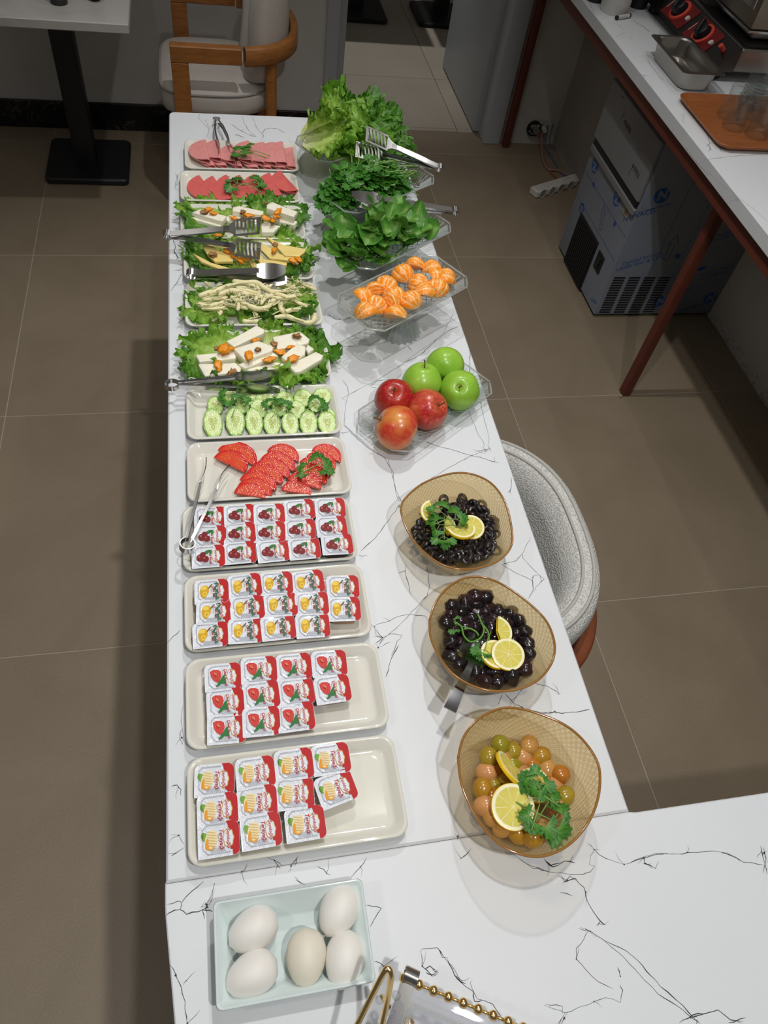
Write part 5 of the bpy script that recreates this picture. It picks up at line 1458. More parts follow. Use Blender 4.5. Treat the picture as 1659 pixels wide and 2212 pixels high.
def disc_slice(rx, ry, th, a0, a1, n=30, poly=0):
    """round or half slice; uv = (radius, angle/turn)"""
    mb = MB(); rows, uvs = [], []
    full = a1 - a0 > 6.2
    ang = [a0 + (a1 - a0) * k / n for k in range(n + (0 if full else 1))]
    def edge(a):
        if not poly: return 1.0
        s = 2 * math.pi / poly; return .975 + .035 * math.cos((a % s - s / 2) * poly)
    for r in (.02, .35, .7, .9, .985):
        rows.append([(rx * r * edge(a) * math.cos(a), ry * r * edge(a) * math.sin(a), th + (.0 if r < .95 else -.0002)) for a in ang]); uvs.append([(r, a / 6.2832) for a in ang])
    if full:
        rows2, uv2 = rows + [rows[-1]], None
    mb.grid(rows, full, uvs=uvs, cap0=full)
    k = len(mb.f)
    e = [[(rx * edge(a) * math.cos(a) * s, ry * edge(a) * math.sin(a) * s, z) for a in ang] for s, z in ((.985, th - .0002), (1.0, th - .0009), (1.0, .0008), (.97, 0), (.05, 0))]
    mb.grid(e, full, mi=1, cap1=full)
    if not full:                                         # flat cut side
        f_ = [(rx * s * math.cos(a), ry * s * math.sin(a), z) for a, s, z in ((a0, .985, th - .0002), (a0, .97, 0), (a1, .97, 0), (a1, .985, th - .0002))]
        mb.add(f_, [(0, 1, 2, 3)], 0, [(.5, .1)] * 4)
    return mb
CUC = [
 [(590, 1235, 160, 130), (765, 1235, 165, 130), (922, 1240, 180, 120), (1098, 1245, 165, 110), (1266, 1238, 185, 130), (1437, 1218, 170, 135)],
 [(478, 1310, 150, 160), (720, 1305, 130, 130), (868, 1335, 160, 160), (1050, 1330, 140, 130), (1205, 1345, 160, 150), (1370, 1300, 130, 120), (1485, 1395, 140, 110)],
 [(455, 1470, 178, 240), (655, 1455, 178, 240), (825, 1462, 160, 232), (985, 1472, 156, 196), (1147, 1472, 156, 190), (1311, 1468, 164, 206), (1478, 1465, 168, 194)]]
for ri, row in enumerate(CUC):
    for ci, (x, y, w, h) in enumerate(row):
        z = (.809, .8125, .8105)[ri]
        q = Z(c5, x, y, z + .006)
        dx = (Z(c5, x + w / 2, y, z) - Z(c5, x - w / 2, y, z)).length / 2
        dy = (Z(c5, x, y + h / 2, z) - Z(c5, x, y - h / 2, z)).length / 2 * .96
        if ri < 2: dy = max(dy, dx * 1.12)
        mb = disc_slice(dx, dy, .0048, 0, 2 * math.pi, 32, 10)
        o = mb.build('cucumber_slice', [M_cuc, M_cucs], smooth=50)
        o.location = (q.x, q.y, z)
        tl = R((6, 13, 15)[ri]); o.rotation_euler = (tl, R(rnd.uniform(-3, 3)), R(rnd.uniform(-5, 5)))
        o.location.z = z + dy * math.sin(tl) * .55
        tag(o, 'cucumber slice, %s in the %s row of the cucumber plate' % (side(ci, len(row)), ('far', 'middle', 'near')[ri]), 'cucumber', 'cucumber slices')
for (x, y, rz, sc, v_, lab) in ((600, 1250, 1.9, .75, 1, 'parsley sprig at the far left of the cucumber slices'), (690, 1290, -.4, .78, 0, 'dark parsley leaf left of middle on the cucumbers'), (1000, 1310, .2, .78, 2, 'parsley sprig in the middle of the cucumber slices'), (1090, 1335, -.8, .7, 1, 'small parsley leaf right of the middle sprig on the cucumbers'), (1380, 1300, -.9, .8, 2, 'parsley sprig at the right of the cucumber slices')):
    sprig(lab, Z(c5, x, y, .829), rz, sc, v_)
TOM = [[(505, 1705, 835, 1845), (468, 1772, 748, 1910)],
       [(945, 1715, 1222, 1812), (885, 1790, 1185, 1895), (832, 1845, 1138, 1955), (765, 1905, 1078, 2010), (700, 1972, 1022, 2070), (680, 2032, 985, 2120), (645, 2092, 925, 2138)],
       [(1345, 1705, 1598, 1815), (1300, 1760, 1542, 1895), (1235, 1815, 1508, 1950), (1180, 1890, 1472, 2008), (1128, 1972, 1425, 2055), (1070, 2065, 1335, 2108)]]
for gi, colm in enumerate(TOM):
    for i, (x0, y0, x1, y1) in enumerate(colm):
        z = .8095 + .0014 * i
        a, b = Z(c5, x0, y0, z + .004), Z(c5, x1, y1, z + .004)
        d = b - a; rx = d.length / 2
        mb = disc_slice(rx, rx * (.86 if i < len(colm) - 1 else .95), .0058, 0, math.pi, 30)
        ang = math.atan2(d.y, d.x)
        o = mb.build('tomato_slice', [M_tom, M_toms], smooth=50)
        c_ = (a + b) / 2
        o.location = (c_.x, c_.y, z)
        o.rotation_euler = (R(11 + 0.5 * i), 0, ang)
        tag(o, 'half tomato slice, %s from the far end of the %s stack on the tomato plate' % (ordn(i), ('left', 'middle', 'right')[gi]), 'tomato', 'half tomato slices')
for (x, y, rz, sc, v_, lab) in ((1400, 1850, -1.1, 1.0, 2, 'parsley sprig on the right tomato stack'), (1290, 1900, 1.4, .6, 1, 'parsley stem with small leaves lying left on the right tomato stack')):
    sprig(lab, Z(c5, x, y, .836), rz, sc, v_)
# ================================================================== pressed glass trays, fruit and greens
M_grib = clear_mat('pressed_glass_ridges', (250, 252, 252), .03, body=(240, 244, 243), bodyw=.42, edge=.6, low=.12, power=2.0)
def glass_tray(label, c, ang, foot):
    """shallow cut-corner tray, on a ribbed flared foot when foot > 0; c = table point under its middle"""
    o = thing('glass_stand' if foot else 'glass_tray', label, 'tray' if not foot else 'stand', (c[0], c[1], .8), ang)
    z0 = foot; HX, HY = .132, .0625
    def octo(ins, z, cc=.022):
        hx, hy = HX - ins, HY - ins
        k = max(.004, cc - ins * .5)
        pts = [(hx, -hy + k), (hx, hy - k), (hx - k, hy), (-hx + k, hy), (-hx, hy - k), (-hx, -hy + k), (-hx + k, -hy), (hx - k, -hy)]
        out = []
        for a, b in zip(pts, pts[1:] + pts[:1]):
            for t_ in (0, .34, .67): out.append((a[0] + (b[0] - a[0]) * t_, a[1] + (b[1] - a[1]) * t_, z))
        return out
    sh = MB().grid([octo(.030, z0), octo(.026, z0 + .001), octo(.002, z0 + .021), octo(0, z0 + .024), octo(.0015, z0 + .026), octo(.004, z0 + .0245), octo(.028, z0 + .006), octo(.040, z0 + .0055)], True, cap0=True, cap1=True)
    shell = sh.build('tray_shell', M_glass, o, smooth=25)
    # pressed relief: lattice of fine ribs on the floor and slanting flutes on the sides
    rib = MB()
    for k in range(-9, 10):
        for s in (1, -1):
            a = Vector((k * .0145, -.034, z0 + .0062)); d = Vector((s * .068, .068, 0))
            t0, t1 = 0.0, 1.0
            xs_ = [a.x, a.x + d.x]
            if max(xs_) > .100:
                pass
            p0, p1 = a, a + d
            def clipx(p, q):
                if abs(p.x) <= .101: return p
                lim = math.copysign(.101, p.x); u = (lim - p.x) / (q.x - p.x) if q.x != p.x else 0
                return p + (q - p) * u
            if abs(p0.x) > .101 and abs(p1.x) > .101: continue
            p0, p1 = clipx(p0, p1), clipx(p1, p0)
            rib.tube([p0, p1], .0011, 4, caps=False)
    lo, hi = octo(.027, z0 + .0075), octo(.0055, z0 + .0235)
    n = len(lo)
    for i in range(n):
        for f in (0, .33, .66):
            a0 = Vector(lo[i]).lerp(Vector(lo[(i + 1) % n]), f); b0 = Vector(hi[i]).lerp(Vector(hi[(i + 1) % n]), (f + .5) % 1) if f < .5 else Vector(hi[(i + 1) % n])
            b1 = Vector(hi[i]).lerp(Vector(hi[(i + 1) % n]), f)
            rib.tube([a0, b1], .0008, 4, caps=False)
            if i % 2 == 0: rib.tube([a0, b0], .0006, 4, caps=False)
    rb = rib.build('pressed_ribs', M_grib, o, smooth=180); rb['kind'] = 'stuff'
    rim = octo(.001, z0 + .0255)
    MB().tube([Vector(p) for p in rim + rim[:1]], .0016, 6).build('rim', M_grib, shell, smooth=180)
    if foot:
        wob = lambda u, z: 1 + .075 * math.cos(u * 2 * math.pi * 22)
        MB().lathe([(.041, .0), (.043, .002), (.043, .006), (.038, .010), (.027, .026), (.020, foot * .62), (.022, foot * .85), (.032, foot - .001)], 88, wob=wob).build('ribbed_foot', M_grib, o, smooth=60)
        MB().lathe([(.039, .0005), (.036, .008), (.025, .026), (.018, foot * .62), (.020, foot * .85), (.029, foot - .002)], 88, wob=wob, cap0=False, cap1=False).build('foot_inner_wall', M_glass, o, smooth=60)
    return o
A36 = R(35)
FT = .068
glass_tray('footed pressed-glass stand at the far end heaped with pale lettuce', (.318, 1.680), R(30), FT)
glass_tray('footed pressed-glass stand heaped with parsley, second from the far end', (.346, 1.488), R(33), FT)
glass_tray('footed pressed-glass stand heaped with arugula, third from the far end', (.344, 1.302), R(35), FT)
glass_tray('footed pressed-glass stand holding peeled mandarin pieces', (.336, 1.124), R(34), FT)
glass_tray('low pressed-glass tray with six apples on the counter', (.345, .902), R(36), 0)

# ---- mandarin pieces
def mandarin_mat():
    t = NT('mandarin_flesh')
    uv = t.new('ShaderNodeUVMap'); sp = t.new('ShaderNodeSeparateXYZ'); t.link(uv.outputs[0], sp.inputs[0])
    obj = t.coord('Object'); n = t.noise(obj, 180, 4, .65, .5)
    s = t.math('ABSOLUTE', t.math('SINE', t.math('MULTIPLY', sp.outputs[0], math.pi * 10)))
    g = t.math('POWER', t.math('SUBTRACT', 1.0, s), 3)
    pol = t.math('POWER', t.math('ABSOLUTE', t.math('SUBTRACT', t.math('MULTIPLY', sp.outputs[1], 2.0), 1.0)), 9)
    vo = t.new('ShaderNodeTexVoronoi', feature='DISTANCE_TO_EDGE'); vo.inputs['Scale'].default_value = 75; t.link(obj, vo.inputs['Vector'])
    net = t.math('LESS_THAN', vo.outputs['Distance'], .035)
    pith = t.math('ADD', t.math('MULTIPLY', g, .9), t.math('MULTIPLY', net, .5))
    pith = t.math('MINIMUM', t.math('ADD', pith, t.math('MULTIPLY', pol, .6)), .9)
    col = t.mix(pith, (250, 150, 22), (255, 224, 170))
    t.link(col, t.b.inputs['Base Color']); t.set(Roughness=.3)
    t.b.inputs['Subsurface Weight'].default_value = .25; t.b.inputs['Subsurface Scale'].default_value = .006
    t.bump(t.math('ADD', n, pith), .3, .001)
    return t.m
M_man = mandarin_mat()
def mandarin_piece(nseg, r):
    """nseg of ten segments of a peeled mandarin, cut faces showing"""
    mb = MB(); rows, uvs = [], []
    nv, nu = 12, nseg * 6
    for i in range(nv + 1):
        p = math.pi * (.03 + .94 * i / nv); row, u = [], []
        for k in range(nu + 1):
            a = k / nu * nseg / 10
            lob = 1 - .09 * (1 - abs(math.sin(math.pi * a * 10))) ** 3
            rr_ = r * lob
            row.append((rr_ * math.sin(p) * math.cos(a * 6.2832), rr_ * math.sin(p) * math.sin(a * 6.2832), .86 * r * -math.cos(p))); u.append((a, i / nv))
        row.append((0.0, 0.0, .80 * r * -math.cos(p))); u.append((.02, i / nv))
        rows.append(row); uvs.append(u)
    return mb.grid(rows, True, uvs=uvs, cap0=True, cap1=True)
MANS = [mandarin_piece(k, r).mesh('mandarin_piece', M_man, 60) for k, r in ((3, .026), (4, .0245), (5, .0235))]
cg = crop(620, 200, .27119)
for i, (x, y, v_, rx, ry, rz, lab) in enumerate([
    (920, 1460, 2, 90, 0, 20, 'at the top middle of the heap, left of two'), (1015, 1410, 1, 80, 20, 60, 'at the far edge, top of the heap'), (1150, 1435, 1, 95, 0, 100, 'at the far right behind the right cluster'), (790, 1552, 2, 85, -15, 150, 'left of middle near the far rim'),
    (590, 1655, 1, 95, 10, 30, 'at the left end of the heap'), (705, 1618, 0, 70, 20, 80, 'third from the left near the far rim'), (850, 1640, 2, 80, 0, 200, 'in the middle of the heap'), (1045, 1540, 2, 95, 10, 240, 'right of middle, large'),
    (1085, 1620, 0, 60, -30, 300, 'right of middle, pointing to the near rim'), (1165, 1500, 1, 90, 20, 10, 'in the right cluster, upper'), (1255, 1500, 1, 100, -10, 75, 'rightmost of the heap'), (1195, 1572, 2, 80, 10, 160, 'in the right cluster, nearest the rim'),
    (985, 1675, 2, 95, 0, 210, 'big one at the near middle rim'), (700, 1712, 2, 85, 5, 330, 'left of middle near the near rim'), (800, 1705, 0, 75, 30, 20, 'small one left of the big near one'), (630, 1775, 1, 90, 0, 120, 'at the near left corner'), (865, 1800, 1, 60, 10, 40, 'lying alone at the near rim')]):
    z = .8 + FT + .0065 + .019
    q = P(*cg(x, y), z)
    o = put('mandarin_piece', MANS[v_], None, q, (R(rx), R(ry), R(rz)))
    tag(o, 'peeled mandarin piece ' + lab, 'mandarin', 'peeled mandarin pieces on the glass stand')

# ---- apples
def apple_mat(name, kind):
    t = NT(name); obj = t.coord('Object')
    n = t.noise(obj, 30, 4, .6)
    t.set(Roughness=.3); t.b.inputs['Coat Weight'].default_value = .12; t.b.inputs['Coat Roughness'].default_value = .1
    if kind == 'green':
        c = t.ramp(n, [(.3, (132, 184, 48)), (.7, (156, 202, 70))])
    else:
        st = t.noise(t.coord('Object', (160, 160, 9)), 1.0, 3, .6)
        c = t.ramp(st, [(.3, kind[0]), (.55, kind[1]), (.75, kind[2])])
        g = t.noise(obj, 16, 2, .5)
        c = t.mix(t.math('MULTIPLY', t.math('GREATER_THAN', g, kind[4]), .6), c, kind[3])
        c = t.mix(t.ramp(g, [(.40, (0, 0, 0)), (.66, (kind[5],) * 3)]), c, kind[3])
    vo = t.new('ShaderNodeTexVoronoi'); vo.inputs['Scale'].default_value = 260; t.link(obj, vo.inputs['Vector'])
    dots = t.math('LESS_THAN', vo.outputs['Distance'], .13)
    c = t.mix(t.math('MULTIPLY', dots, .45), c, (240, 226, 170))
    t.link(c, t.b.inputs['Base Color'])
    return t.m
AP = {'green': apple_mat('green_apple_skin', 'green'),
      'red': apple_mat('deep_red_apple_skin', ((140, 14, 24), (176, 24, 30), (196, 44, 40), (214, 160, 60), .8, 90)),
      'streak': apple_mat('streaked_red_apple_skin', ((160, 26, 34), (196, 52, 46), (222, 110, 80), (232, 176, 96), .75, 150)),
      'blush': apple_mat('blushed_orange_apple_skin', ((196, 52, 40), (212, 76, 50), (222, 110, 66), (222, 166, 72), .6, 255))}
M_astem = mat('apple_stem', (96, 68, 38), .7)
M_acup = mat('apple_hollow', (150, 150, 60), .5)
def apple(label, px, py, skin, tilt, r=.0355, stem=True):
    pr = []
    for k in range(25):
        a = math.pi * k / 24
        rad = math.sin(a) * (1 + .10 * math.cos(a)) ; z = -math.cos(a) * .92
        if a > math.pi * .80: z -= .24 * ((a - math.pi * .80) / (math.pi * .20)) ** 1.6
        if a < math.pi * .16: z += .10 * ((math.pi * .16 - a) / (math.pi * .16)) ** 1.4
        pr.append((max(.0004, r * rad), r * z))
    wob = lambda u, z: 1 + .018 * math.cos(u * 2 * math.pi * 5) * (1 if z < 0 else .4) + .02 * math.cos(u * 6.283)
    mb = MB().lathe(pr, 40, wob=wob)
    o = mb.build('apple', AP[skin], smooth=180)
    zc = .8065 + r * .93
    q = P(px, py, zc)
    o.location = q
    o.rotation_euler = Vector(tilt).to_track_quat('Z', 'Y').to_euler()
    ztop = r * .92 - .24 * r
    if stem: MB().tube([(0, 0, ztop - .002), (.001, .0, ztop + .008), (.003, .001, ztop + .016)], [.0012, .0010, .0016], 7).build('stem', M_astem, o, smooth=180)
    MB().lathe([(.0006, ztop + .0006), (.0042, ztop + .0012), (.0058, ztop + .0035)], 16, cap1=False).build('hollow', M_acup, o, smooth=180)
    return tag(o, label, 'apple', 'apples on the glass tray')
apple('green apple farthest back on the glass tray, stem hidden', 963, 788, 'green', (.3, .8, .35), stem=False)
apple('green apple with stem standing up, left of the three green ones', 913, 822, 'green', (.05, .25, .9))
apple('green apple at the right, its hollow facing the camera', 992, 842, 'green', (-.28, -.52, .72))
apple('deep red glossy apple with yellow hollow, left back of the red ones', 852, 860, 'red', (-.22, -.30, .9))
apple('streaky red apple with stem pointing to the right near side', 926, 884, 'streak', (.42, -.42, .72))
apple('orange-red blushed apple lying nearest the camera', 855, 923, 'blush', (-.75, .25, .30), .0385)

# ---- lettuce on the far stand
zt = .8 + FT + .008
cl = crop(620, 200, .27119)
def LP(x, y, z): return P(*cl(x, y), z)
for i, (b, bz, t_, tz, m, hf, sd, cp, rl, lab) in enumerate([
    ((130, 330), .0, (880, 330), .03, M_let, 48, 51, .10, 0, 'broad lettuce leaf lying along the far glass stand, its ruffled edge to the right'),
    ((150, 330), .012, (480, 150), .075, M_letp, 56, 52, .22, -25, 'pale ribbed lettuce leaf standing at the left of the far glass stand'),
    ((180, 380), .010, (640, 160), .085, M_let, 52, 53, .22, 15, 'tall frilly lettuce leaf in the middle of the far glass stand'),
    ((260, 420), .016, (830, 230), .055, M_letd, 55, 54, .2, 10, 'darker frilly lettuce leaf at the right of the far glass stand'),
    ((150, 370), .022, (520, 400), .04, M_letp, 60, 55, .25, 0, 'pale lettuce leaf with white rib in front on the far glass stand'),
    ((330, 420), .012, (950, 300), .03, M_letd, 42, 56, .2, 5, 'dark lettuce tip reaching past the right end of the far glass stand')]):
    add_leaf(lab, LP(*b, zt + bz), LP(*t_, zt + tz), m, sd, hf, .012, cp, 1.0, rl, group='lettuce leaves on the glass stand')

# ---- parsley heap
rp = random.Random(21)
def heap(center, ang, n, hx, hy, h, fn):
    for i in range(n):
        while True:
            u, v = rp.uniform(-1, 1), rp.uniform(-1, 1)
            if u * u + v * v < 1: break
        z = h * (1 - (u * u + v * v)) * rp.uniform(.35, 1.0)
        x, y = u * hx, v * hy
        fn(i, Vector((center[0] + x * math.cos(ang) - y * math.sin(ang), center[1] + x * math.sin(ang) + y * math.cos(ang), zt + .004 + z)), u, v)
def put_par(i, q, u, v):
    p_ = sprig('flat parsley sprig', q, ang_p + R(90) + rp.uniform(-1.5, 1.5) + (math.pi if u > 0 else 0) * 0, rp.uniform(.9, 1.3), rp.randrange(5), rp.uniform(-.55, .45), rp.uniform(-.5, .5), 'parsley sprigs heaped on the glass stand'); pars_l.append(p_)
ang_p = R(33); pars_l = []
heap((.318, 1.478), R(33), 130, .100, .052, .062, put_par)
stalks = []
for k in range(24):                                      # long stems towards the right end
    a = Vector((.36 + rp.uniform(-.03, .03), 1.50 + rp.uniform(-.03, .03), zt + rp.uniform(.015, .035)))
    b = Vector((.435 + rp.uniform(-.02, .02), 1.55 + rp.uniform(-.03, .02), zt + rp.uniform(.004, .02)))
    o = MB().tube([a, a.lerp(b, .5) + Vector((rp.uniform(-.008, .008), rp.uniform(-.008, .008), .006)), b], [.0007, .0010, .0012], 5).build('parsley_sprig', M_stem if k % 2 else M_parl, org=tuple(a), smooth=180)
    stalks.append(tag(o, 'bare parsley stalk', 'parsley', 'bare parsley stalks on the glass stand'))

# ---- arugula heap
def arugula_mesh(seed):
    rr = random.Random(seed); L = rr.uniform(.055, .085); W = rr.uniform(.015, .025)
    rows, uvs = [], []
    bend, tw = rr.uniform(-.5, .7), rr.uniform(-.6, .6)
    for i in range(15):
        u = i / 14
        w = W * (.10 + (1.0 if u > .45 else 0) * 0 + math.sin(math.pi * min(1, max(0, (u - .28) / .74))) ** .7 * (1.0 if u > .28 else 0))
        w *= 1 + (.20 if seed % 3 == 0 else .08) * math.sin(u * 17 + seed) * (1 if u < .72 else .3)
        row, ur = [], []
        for k in range(9):
            v = -1 + k / 4
            x = w * v; y = L * u
            z = bend * L * u * u * .5 + w * .35 * v * v + .0022 * math.sin(u * 13 + v * 3 + seed)
            a = tw * u * 1.2
            row.append((x * math.cos(a), y, z + x * math.sin(a))); ur.append((.25 + .75 * abs(v), v * .3 + u))
        rows.append(row); uvs.append(ur)
    lf = MB().grid(rows, uvs=uvs)
    st = MB().tube([(0, -.018, -.002), (0, L * .3, bend * L * .045 + .0006), (0, L * .85, bend * L * .36 + .0006)], [.0014, .0012, .0005], 5)
    return lf.mesh('arugula_leaf', M_aru, 180), st.mesh('midrib', M_stem, 180)
ARU = [arugula_mesh(60 + k) for k in range(8)]
aru_l = []
def put_aru(i, q, u, v):
    me = ARU[rp.randrange(8)]
    o = bpy.data.objects.new('arugula_leaf', me[0]); COL.objects.link(o)
    q = q - Vector((.02, .01, 0))
    o.location = q; o.rotation_euler = (rp.uniform(-.15, .5), rp.uniform(-.5, .5), R(35) + R(90) + rp.uniform(-1.0, 1.0) + (math.pi if rp.random() < .35 else 0))
    s_ = rp.uniform(.75, 1.05); o.scale = (s_, s_, s_)
    put('midrib', me[1], o)
    aru_l.append(tag(o, 'green arugula leaf', 'arugula', 'arugula leaves heaped on the glass stand'))
heap((.335, 1.298), R(35), 90, .092, .044, .056, put_aru)
label_pile(pars_l, 'parsley sprig', 'its heap')
label_pile(stalks, 'bare parsley stalk', 'its bundle')
label_pile(aru_l, 'arugula leaf', 'its heap')
# ================================================================== amber bowls with olives
M_amb = clear_mat('amber_glass', (255, 248, 229), .05, relief=None, body=(255, 232, 178), bodyw=.22, uvlines=(1, 1, (240, 214, 164), (222, 178, 108)), edge=.5, low=.05)
M_ambr = mat('amber_glass_rim', (150, 104, 48), .12, coat=.5)
def resample(pts, n):
    pts = pts + pts[:1]; L = [0]
    for a, b in zip(pts[:-1], pts[1:]): L.append(L[-1] + (b - a).length)
    out = []; j = 0
    for k in range(n):
        s = L[-1] * k / n
        while L[j + 1] < s: j += 1
        out.append(pts[j].lerp(pts[j + 1], (s - L[j]) / max(1e-9, L[j + 1] - L[j])))
    return out
def bowl(label, c, txt, zr, darken):
    rim = [P(*c(*map(float, t.split(','))), zr) for t in txt.split()]
    rim = resample(smooth_path(rim + rim[:1], 6)[:-1], 96)
    ctr = sum(rim, Vector()) / len(rim)
    o = thing('amber_bowl', label, 'bowl', (ctr.x, ctr.y, .8), 0, 'amber glass bowls of olives')
    H = zr - .8
    prof = [(.42, .0), (.52, .001), (.66, .010), (.82, .032), (.93, .054), (1.0, H)]
    pi_ = [(1.0, H + .001), (.972, H - .004), (.915, .056), (.80, .035), (.64, .0135), (.50, .005), (.10, .004)]
    n = len(rim)
    def ring(f, z, th=0): return [((q.x - ctr.x) * f, (q.y - ctr.y) * f, z) for q in rim]
    def fine(p):
        out = []
        for (f0, z0), (f1, z1) in zip(p[:-1], p[1:]):
            for k in range(3): out.append((f0 + (f1 - f0) * k / 3, z0 + (z1 - z0) * k / 3))
        return out + [p[-1]]
    NU, NV = 62, 15
    def build(nm, p, par, flip, cap0, cap1):
        p = fine(p); rows = [ring(f, z) for f, z in p]
        rows = [r + r[:1] for r in rows]
        uvs = [[(math.pi * NU * k / n, math.pi * NV * f * 1.6) for k in range(n + 1)] for f, z in p]
        return MB().grid(rows, uvs=uvs, cap0=cap0, cap1=cap1).build(nm, M_amb, par, smooth=180)
    w = build('bowl_wall', prof, o, False, True, False)
    build('inner_wall', pi_, o, False, False, True)
    rr = [Vector(((q.x - ctr.x), (q.y - ctr.y), H + .0005)) for q in rim]
    MB().tube(rr + rr[:1], .0016, 7).build('rim', M_ambr, w, smooth=180)
    return o, ctr
cb = crop(840, 1000, .28933); cb3 = crop(940, 1500, .24714)
RIM1 = '88,360 110,280 230,170 370,105 510,75 640,90 760,150 850,260 900,400 922,560 900,650 820,730 700,780 570,797 430,775 300,700 190,590 120,470'
RIM2 = '302,1180 340,1060 420,950 540,870 660,850 790,880 930,960 1070,1070 1180,1190 1235,1340 1225,1470 1150,1590 1030,1670 880,1705 720,1695 570,1640 450,1550 360,1420 310,1300'
RIM3 = '198,560 240,390 330,260 450,170 600,120 760,130 930,180 1100,250 1230,340 1340,460 1420,600 1440,740 1420,920 1350,1100 1230,1260 1080,1370 900,1420 720,1390 560,1310 430,1180 320,1010 230,790'
b1, k1 = bowl('amber diamond-patterned glass bowl with sliced black olives, farthest of three', cb, RIM1, .868, 0)
b2, k2 = bowl('amber diamond-patterned glass bowl with whole black olives and a spoon, middle of three', cb, RIM2, .872, 0)
b3, k3 = bowl('amber diamond-patterned glass bowl with green olives, nearest of three', cb3, RIM3, .876, 0)
ro = random.Random(33)
# sliced olives
M_oring = mat('sliced_black_olive', (44, 38, 38), .22, var=(90, (30, 26, 27)), coat=.3, bump=(300, .3, .0006))
RINGS = []
for k in range(3):
    R0, R1, hh = (.0088, .0044, .0058) if k == 0 else (.0080, .0036, .0050) if k == 1 else (.0072, .0034, .0062)
    RINGS.append(MB().lathe([(R1, -hh / 2), (R0 * .85, -hh / 2), (R0, -hh * .25), (R0, hh * .25), (R0 * .85, hh / 2), (R1, hh / 2), (R1, -hh / 2)], 18, cap0=False, cap1=False, wob=lambda u, z: 1 + .06 * math.sin(u * 12.566 + k)).mesh('olive_ring', M_oring, 50))
pc = [cb(x, y) for x, y in ((505, 510),)][0]
def px_in(cx, cy, rx, ry, rot=0):
    while True:
        u, v = ro.uniform(-1, 1), ro.uniform(-1, 1)
        if u * u + v * v < 1: break
    return cx + u * rx, cy + v * ry, math.sqrt(u * u + v * v)
def heap_z(d, top=.038, base=.012): return .8 + base + (top - base) * (1 - d ** 2.2) + .024 * d ** 3
cnt = 0
def oring(x, y, z, rx, ry, k, lab, grp):
    q = P(*cb(x, y), z)
    o = put('olive_ring', RINGS[k], None, q, (rx, ry, ro.uniform(0, 3)))
    return tag(o, lab, 'olive', grp)
rings_l = []
for i in range(190):
    x, y, d = px_in(505, 520, 312, 238)
    if x > 690 and y < 330: continue
    z = heap_z(d) - ro.uniform(0, .007)
    rings_l.append(oring(x, y, z, ro.uniform(-1.1, 1.1), ro.uniform(-1.1, 1.1), ro.randrange(3), 'sliced olive ring', 'sliced black olives in the farthest amber bowl'))
label_pile(rings_l, 'black olive ring', 'its heap')
for x, y, lab in ((693, 312, 'single olive ring standing out at the upper right of the sliced heap'), (718, 368, 'olive ring lying flat below the upper right one of the sliced heap'), (768, 428, 'olive ring on edge at the right side of the sliced heap'), (408, 275, 'olive ring at the top left of the sliced heap'), (550, 265, 'curled olive ring at the top of the sliced heap'), (800, 655, 'olive piece at the lower right tip of the sliced heap'), (225, 478, 'olive ring at the left side of the sliced heap'), (242, 548, 'olive ring at the lower left of the sliced heap'), (755, 620, 'olive ring right of the lemon, lower side of the sliced heap')):
    oring(x, y, .832, ro.uniform(-.5, .5), ro.uniform(-.5, .5), 0, lab, 'sliced black olives in the farthest amber bowl')
# whole olives
def olive_mesh(seed, r, wr, m, el):
    off = Vector((seed * 3.7, seed, 0))
    return MB().ball((0, 0, 0), r, 18, 12, f=lambda d: 1 + wr * noise.noise(d * 1.7 + off) + wr * .5 * abs(noise.noise(d * 5 + off)), sq=(1, 1, el)).mesh('olive', m, 180)
M_ob = mat('black_olive_skin', (32, 22, 26), .2, var=(40, (20, 16, 20)), coat=.5, bump=(140, .5, .0012))
M_ob2 = mat('purple_black_olive_skin', (46, 24, 28), .2, var=(40, (28, 18, 22)), coat=.5, bump=(140, .5, .0012))
OB = [olive_mesh(k, .0112, .18, M_ob if k % 3 else M_ob2, 1.2) for k in range(6)]
OL2 = [(640, 1000), (715, 1005), (640, 1045), (580, 1035), (480, 1070), (560, 1075), (740, 1088), (820, 1122), (905, 1128), (465, 1142), (520, 1110), (720, 1128), (640, 1130), (610, 1155), (425, 1195), (540, 1182), (970, 1184), (690, 1200), (885, 1202), (760, 1240), (1010, 1262), (460, 1272), (1025, 1350), (450, 1345), (530, 1352), (610, 1322), (945, 1290), (710, 1290), (1040, 1425), (460, 1450), (512, 1432), (535, 1512), (1005, 1470), (1010, 1535), (675, 1555), (630, 1578), (785, 1560), (860, 1570), (930, 1562), (710, 1632), (810, 1635), (915, 1602), (770, 1175), (830, 1185), (500, 1230), (580, 1240), (640, 1220), (700, 1370), (900, 1350)]
cx2, cy2 = 740, 1320
cc2 = P(*cb(cx2, cy2), .82)
OLG = {2: 'whole black olives in the middle amber bowl', 3: 'green olives in the nearest amber bowl'}
for i, ((x, y), lab) in enumerate(zip(OL2, pile_labels(OL2, cx2, cy2, 330, 350, 'whole black olive', 'middle bowl'))):
    d = math.hypot((x - cx2) / 340, (y - cy2) / 345)
    q = P(*cb(x, y), .8 + .018 + .011 * (1 - d ** 2) + .028 * min(d, 1.1) ** 3)
    o = put('black_olive', OB[i % 6], None, q, (ro.uniform(-1.2, 1.2), ro.uniform(-1.2, 1.2), ro.uniform(0, 3)))
    tag(o, lab, 'olive', OLG[2])
for i in range(26):                                      # lower layer
    x, y, d = px_in(cx2, cy2, 250, 260)
    q = P(*cb(x, y), .8185)
    tag(put('black_olive', OB[i % 6], None, q, (ro.uniform(-1, 1), ro.uniform(-1, 1), 0)), 'black olive half hidden in the lower layer of the middle amber bowl', 'olive', OLG[2])
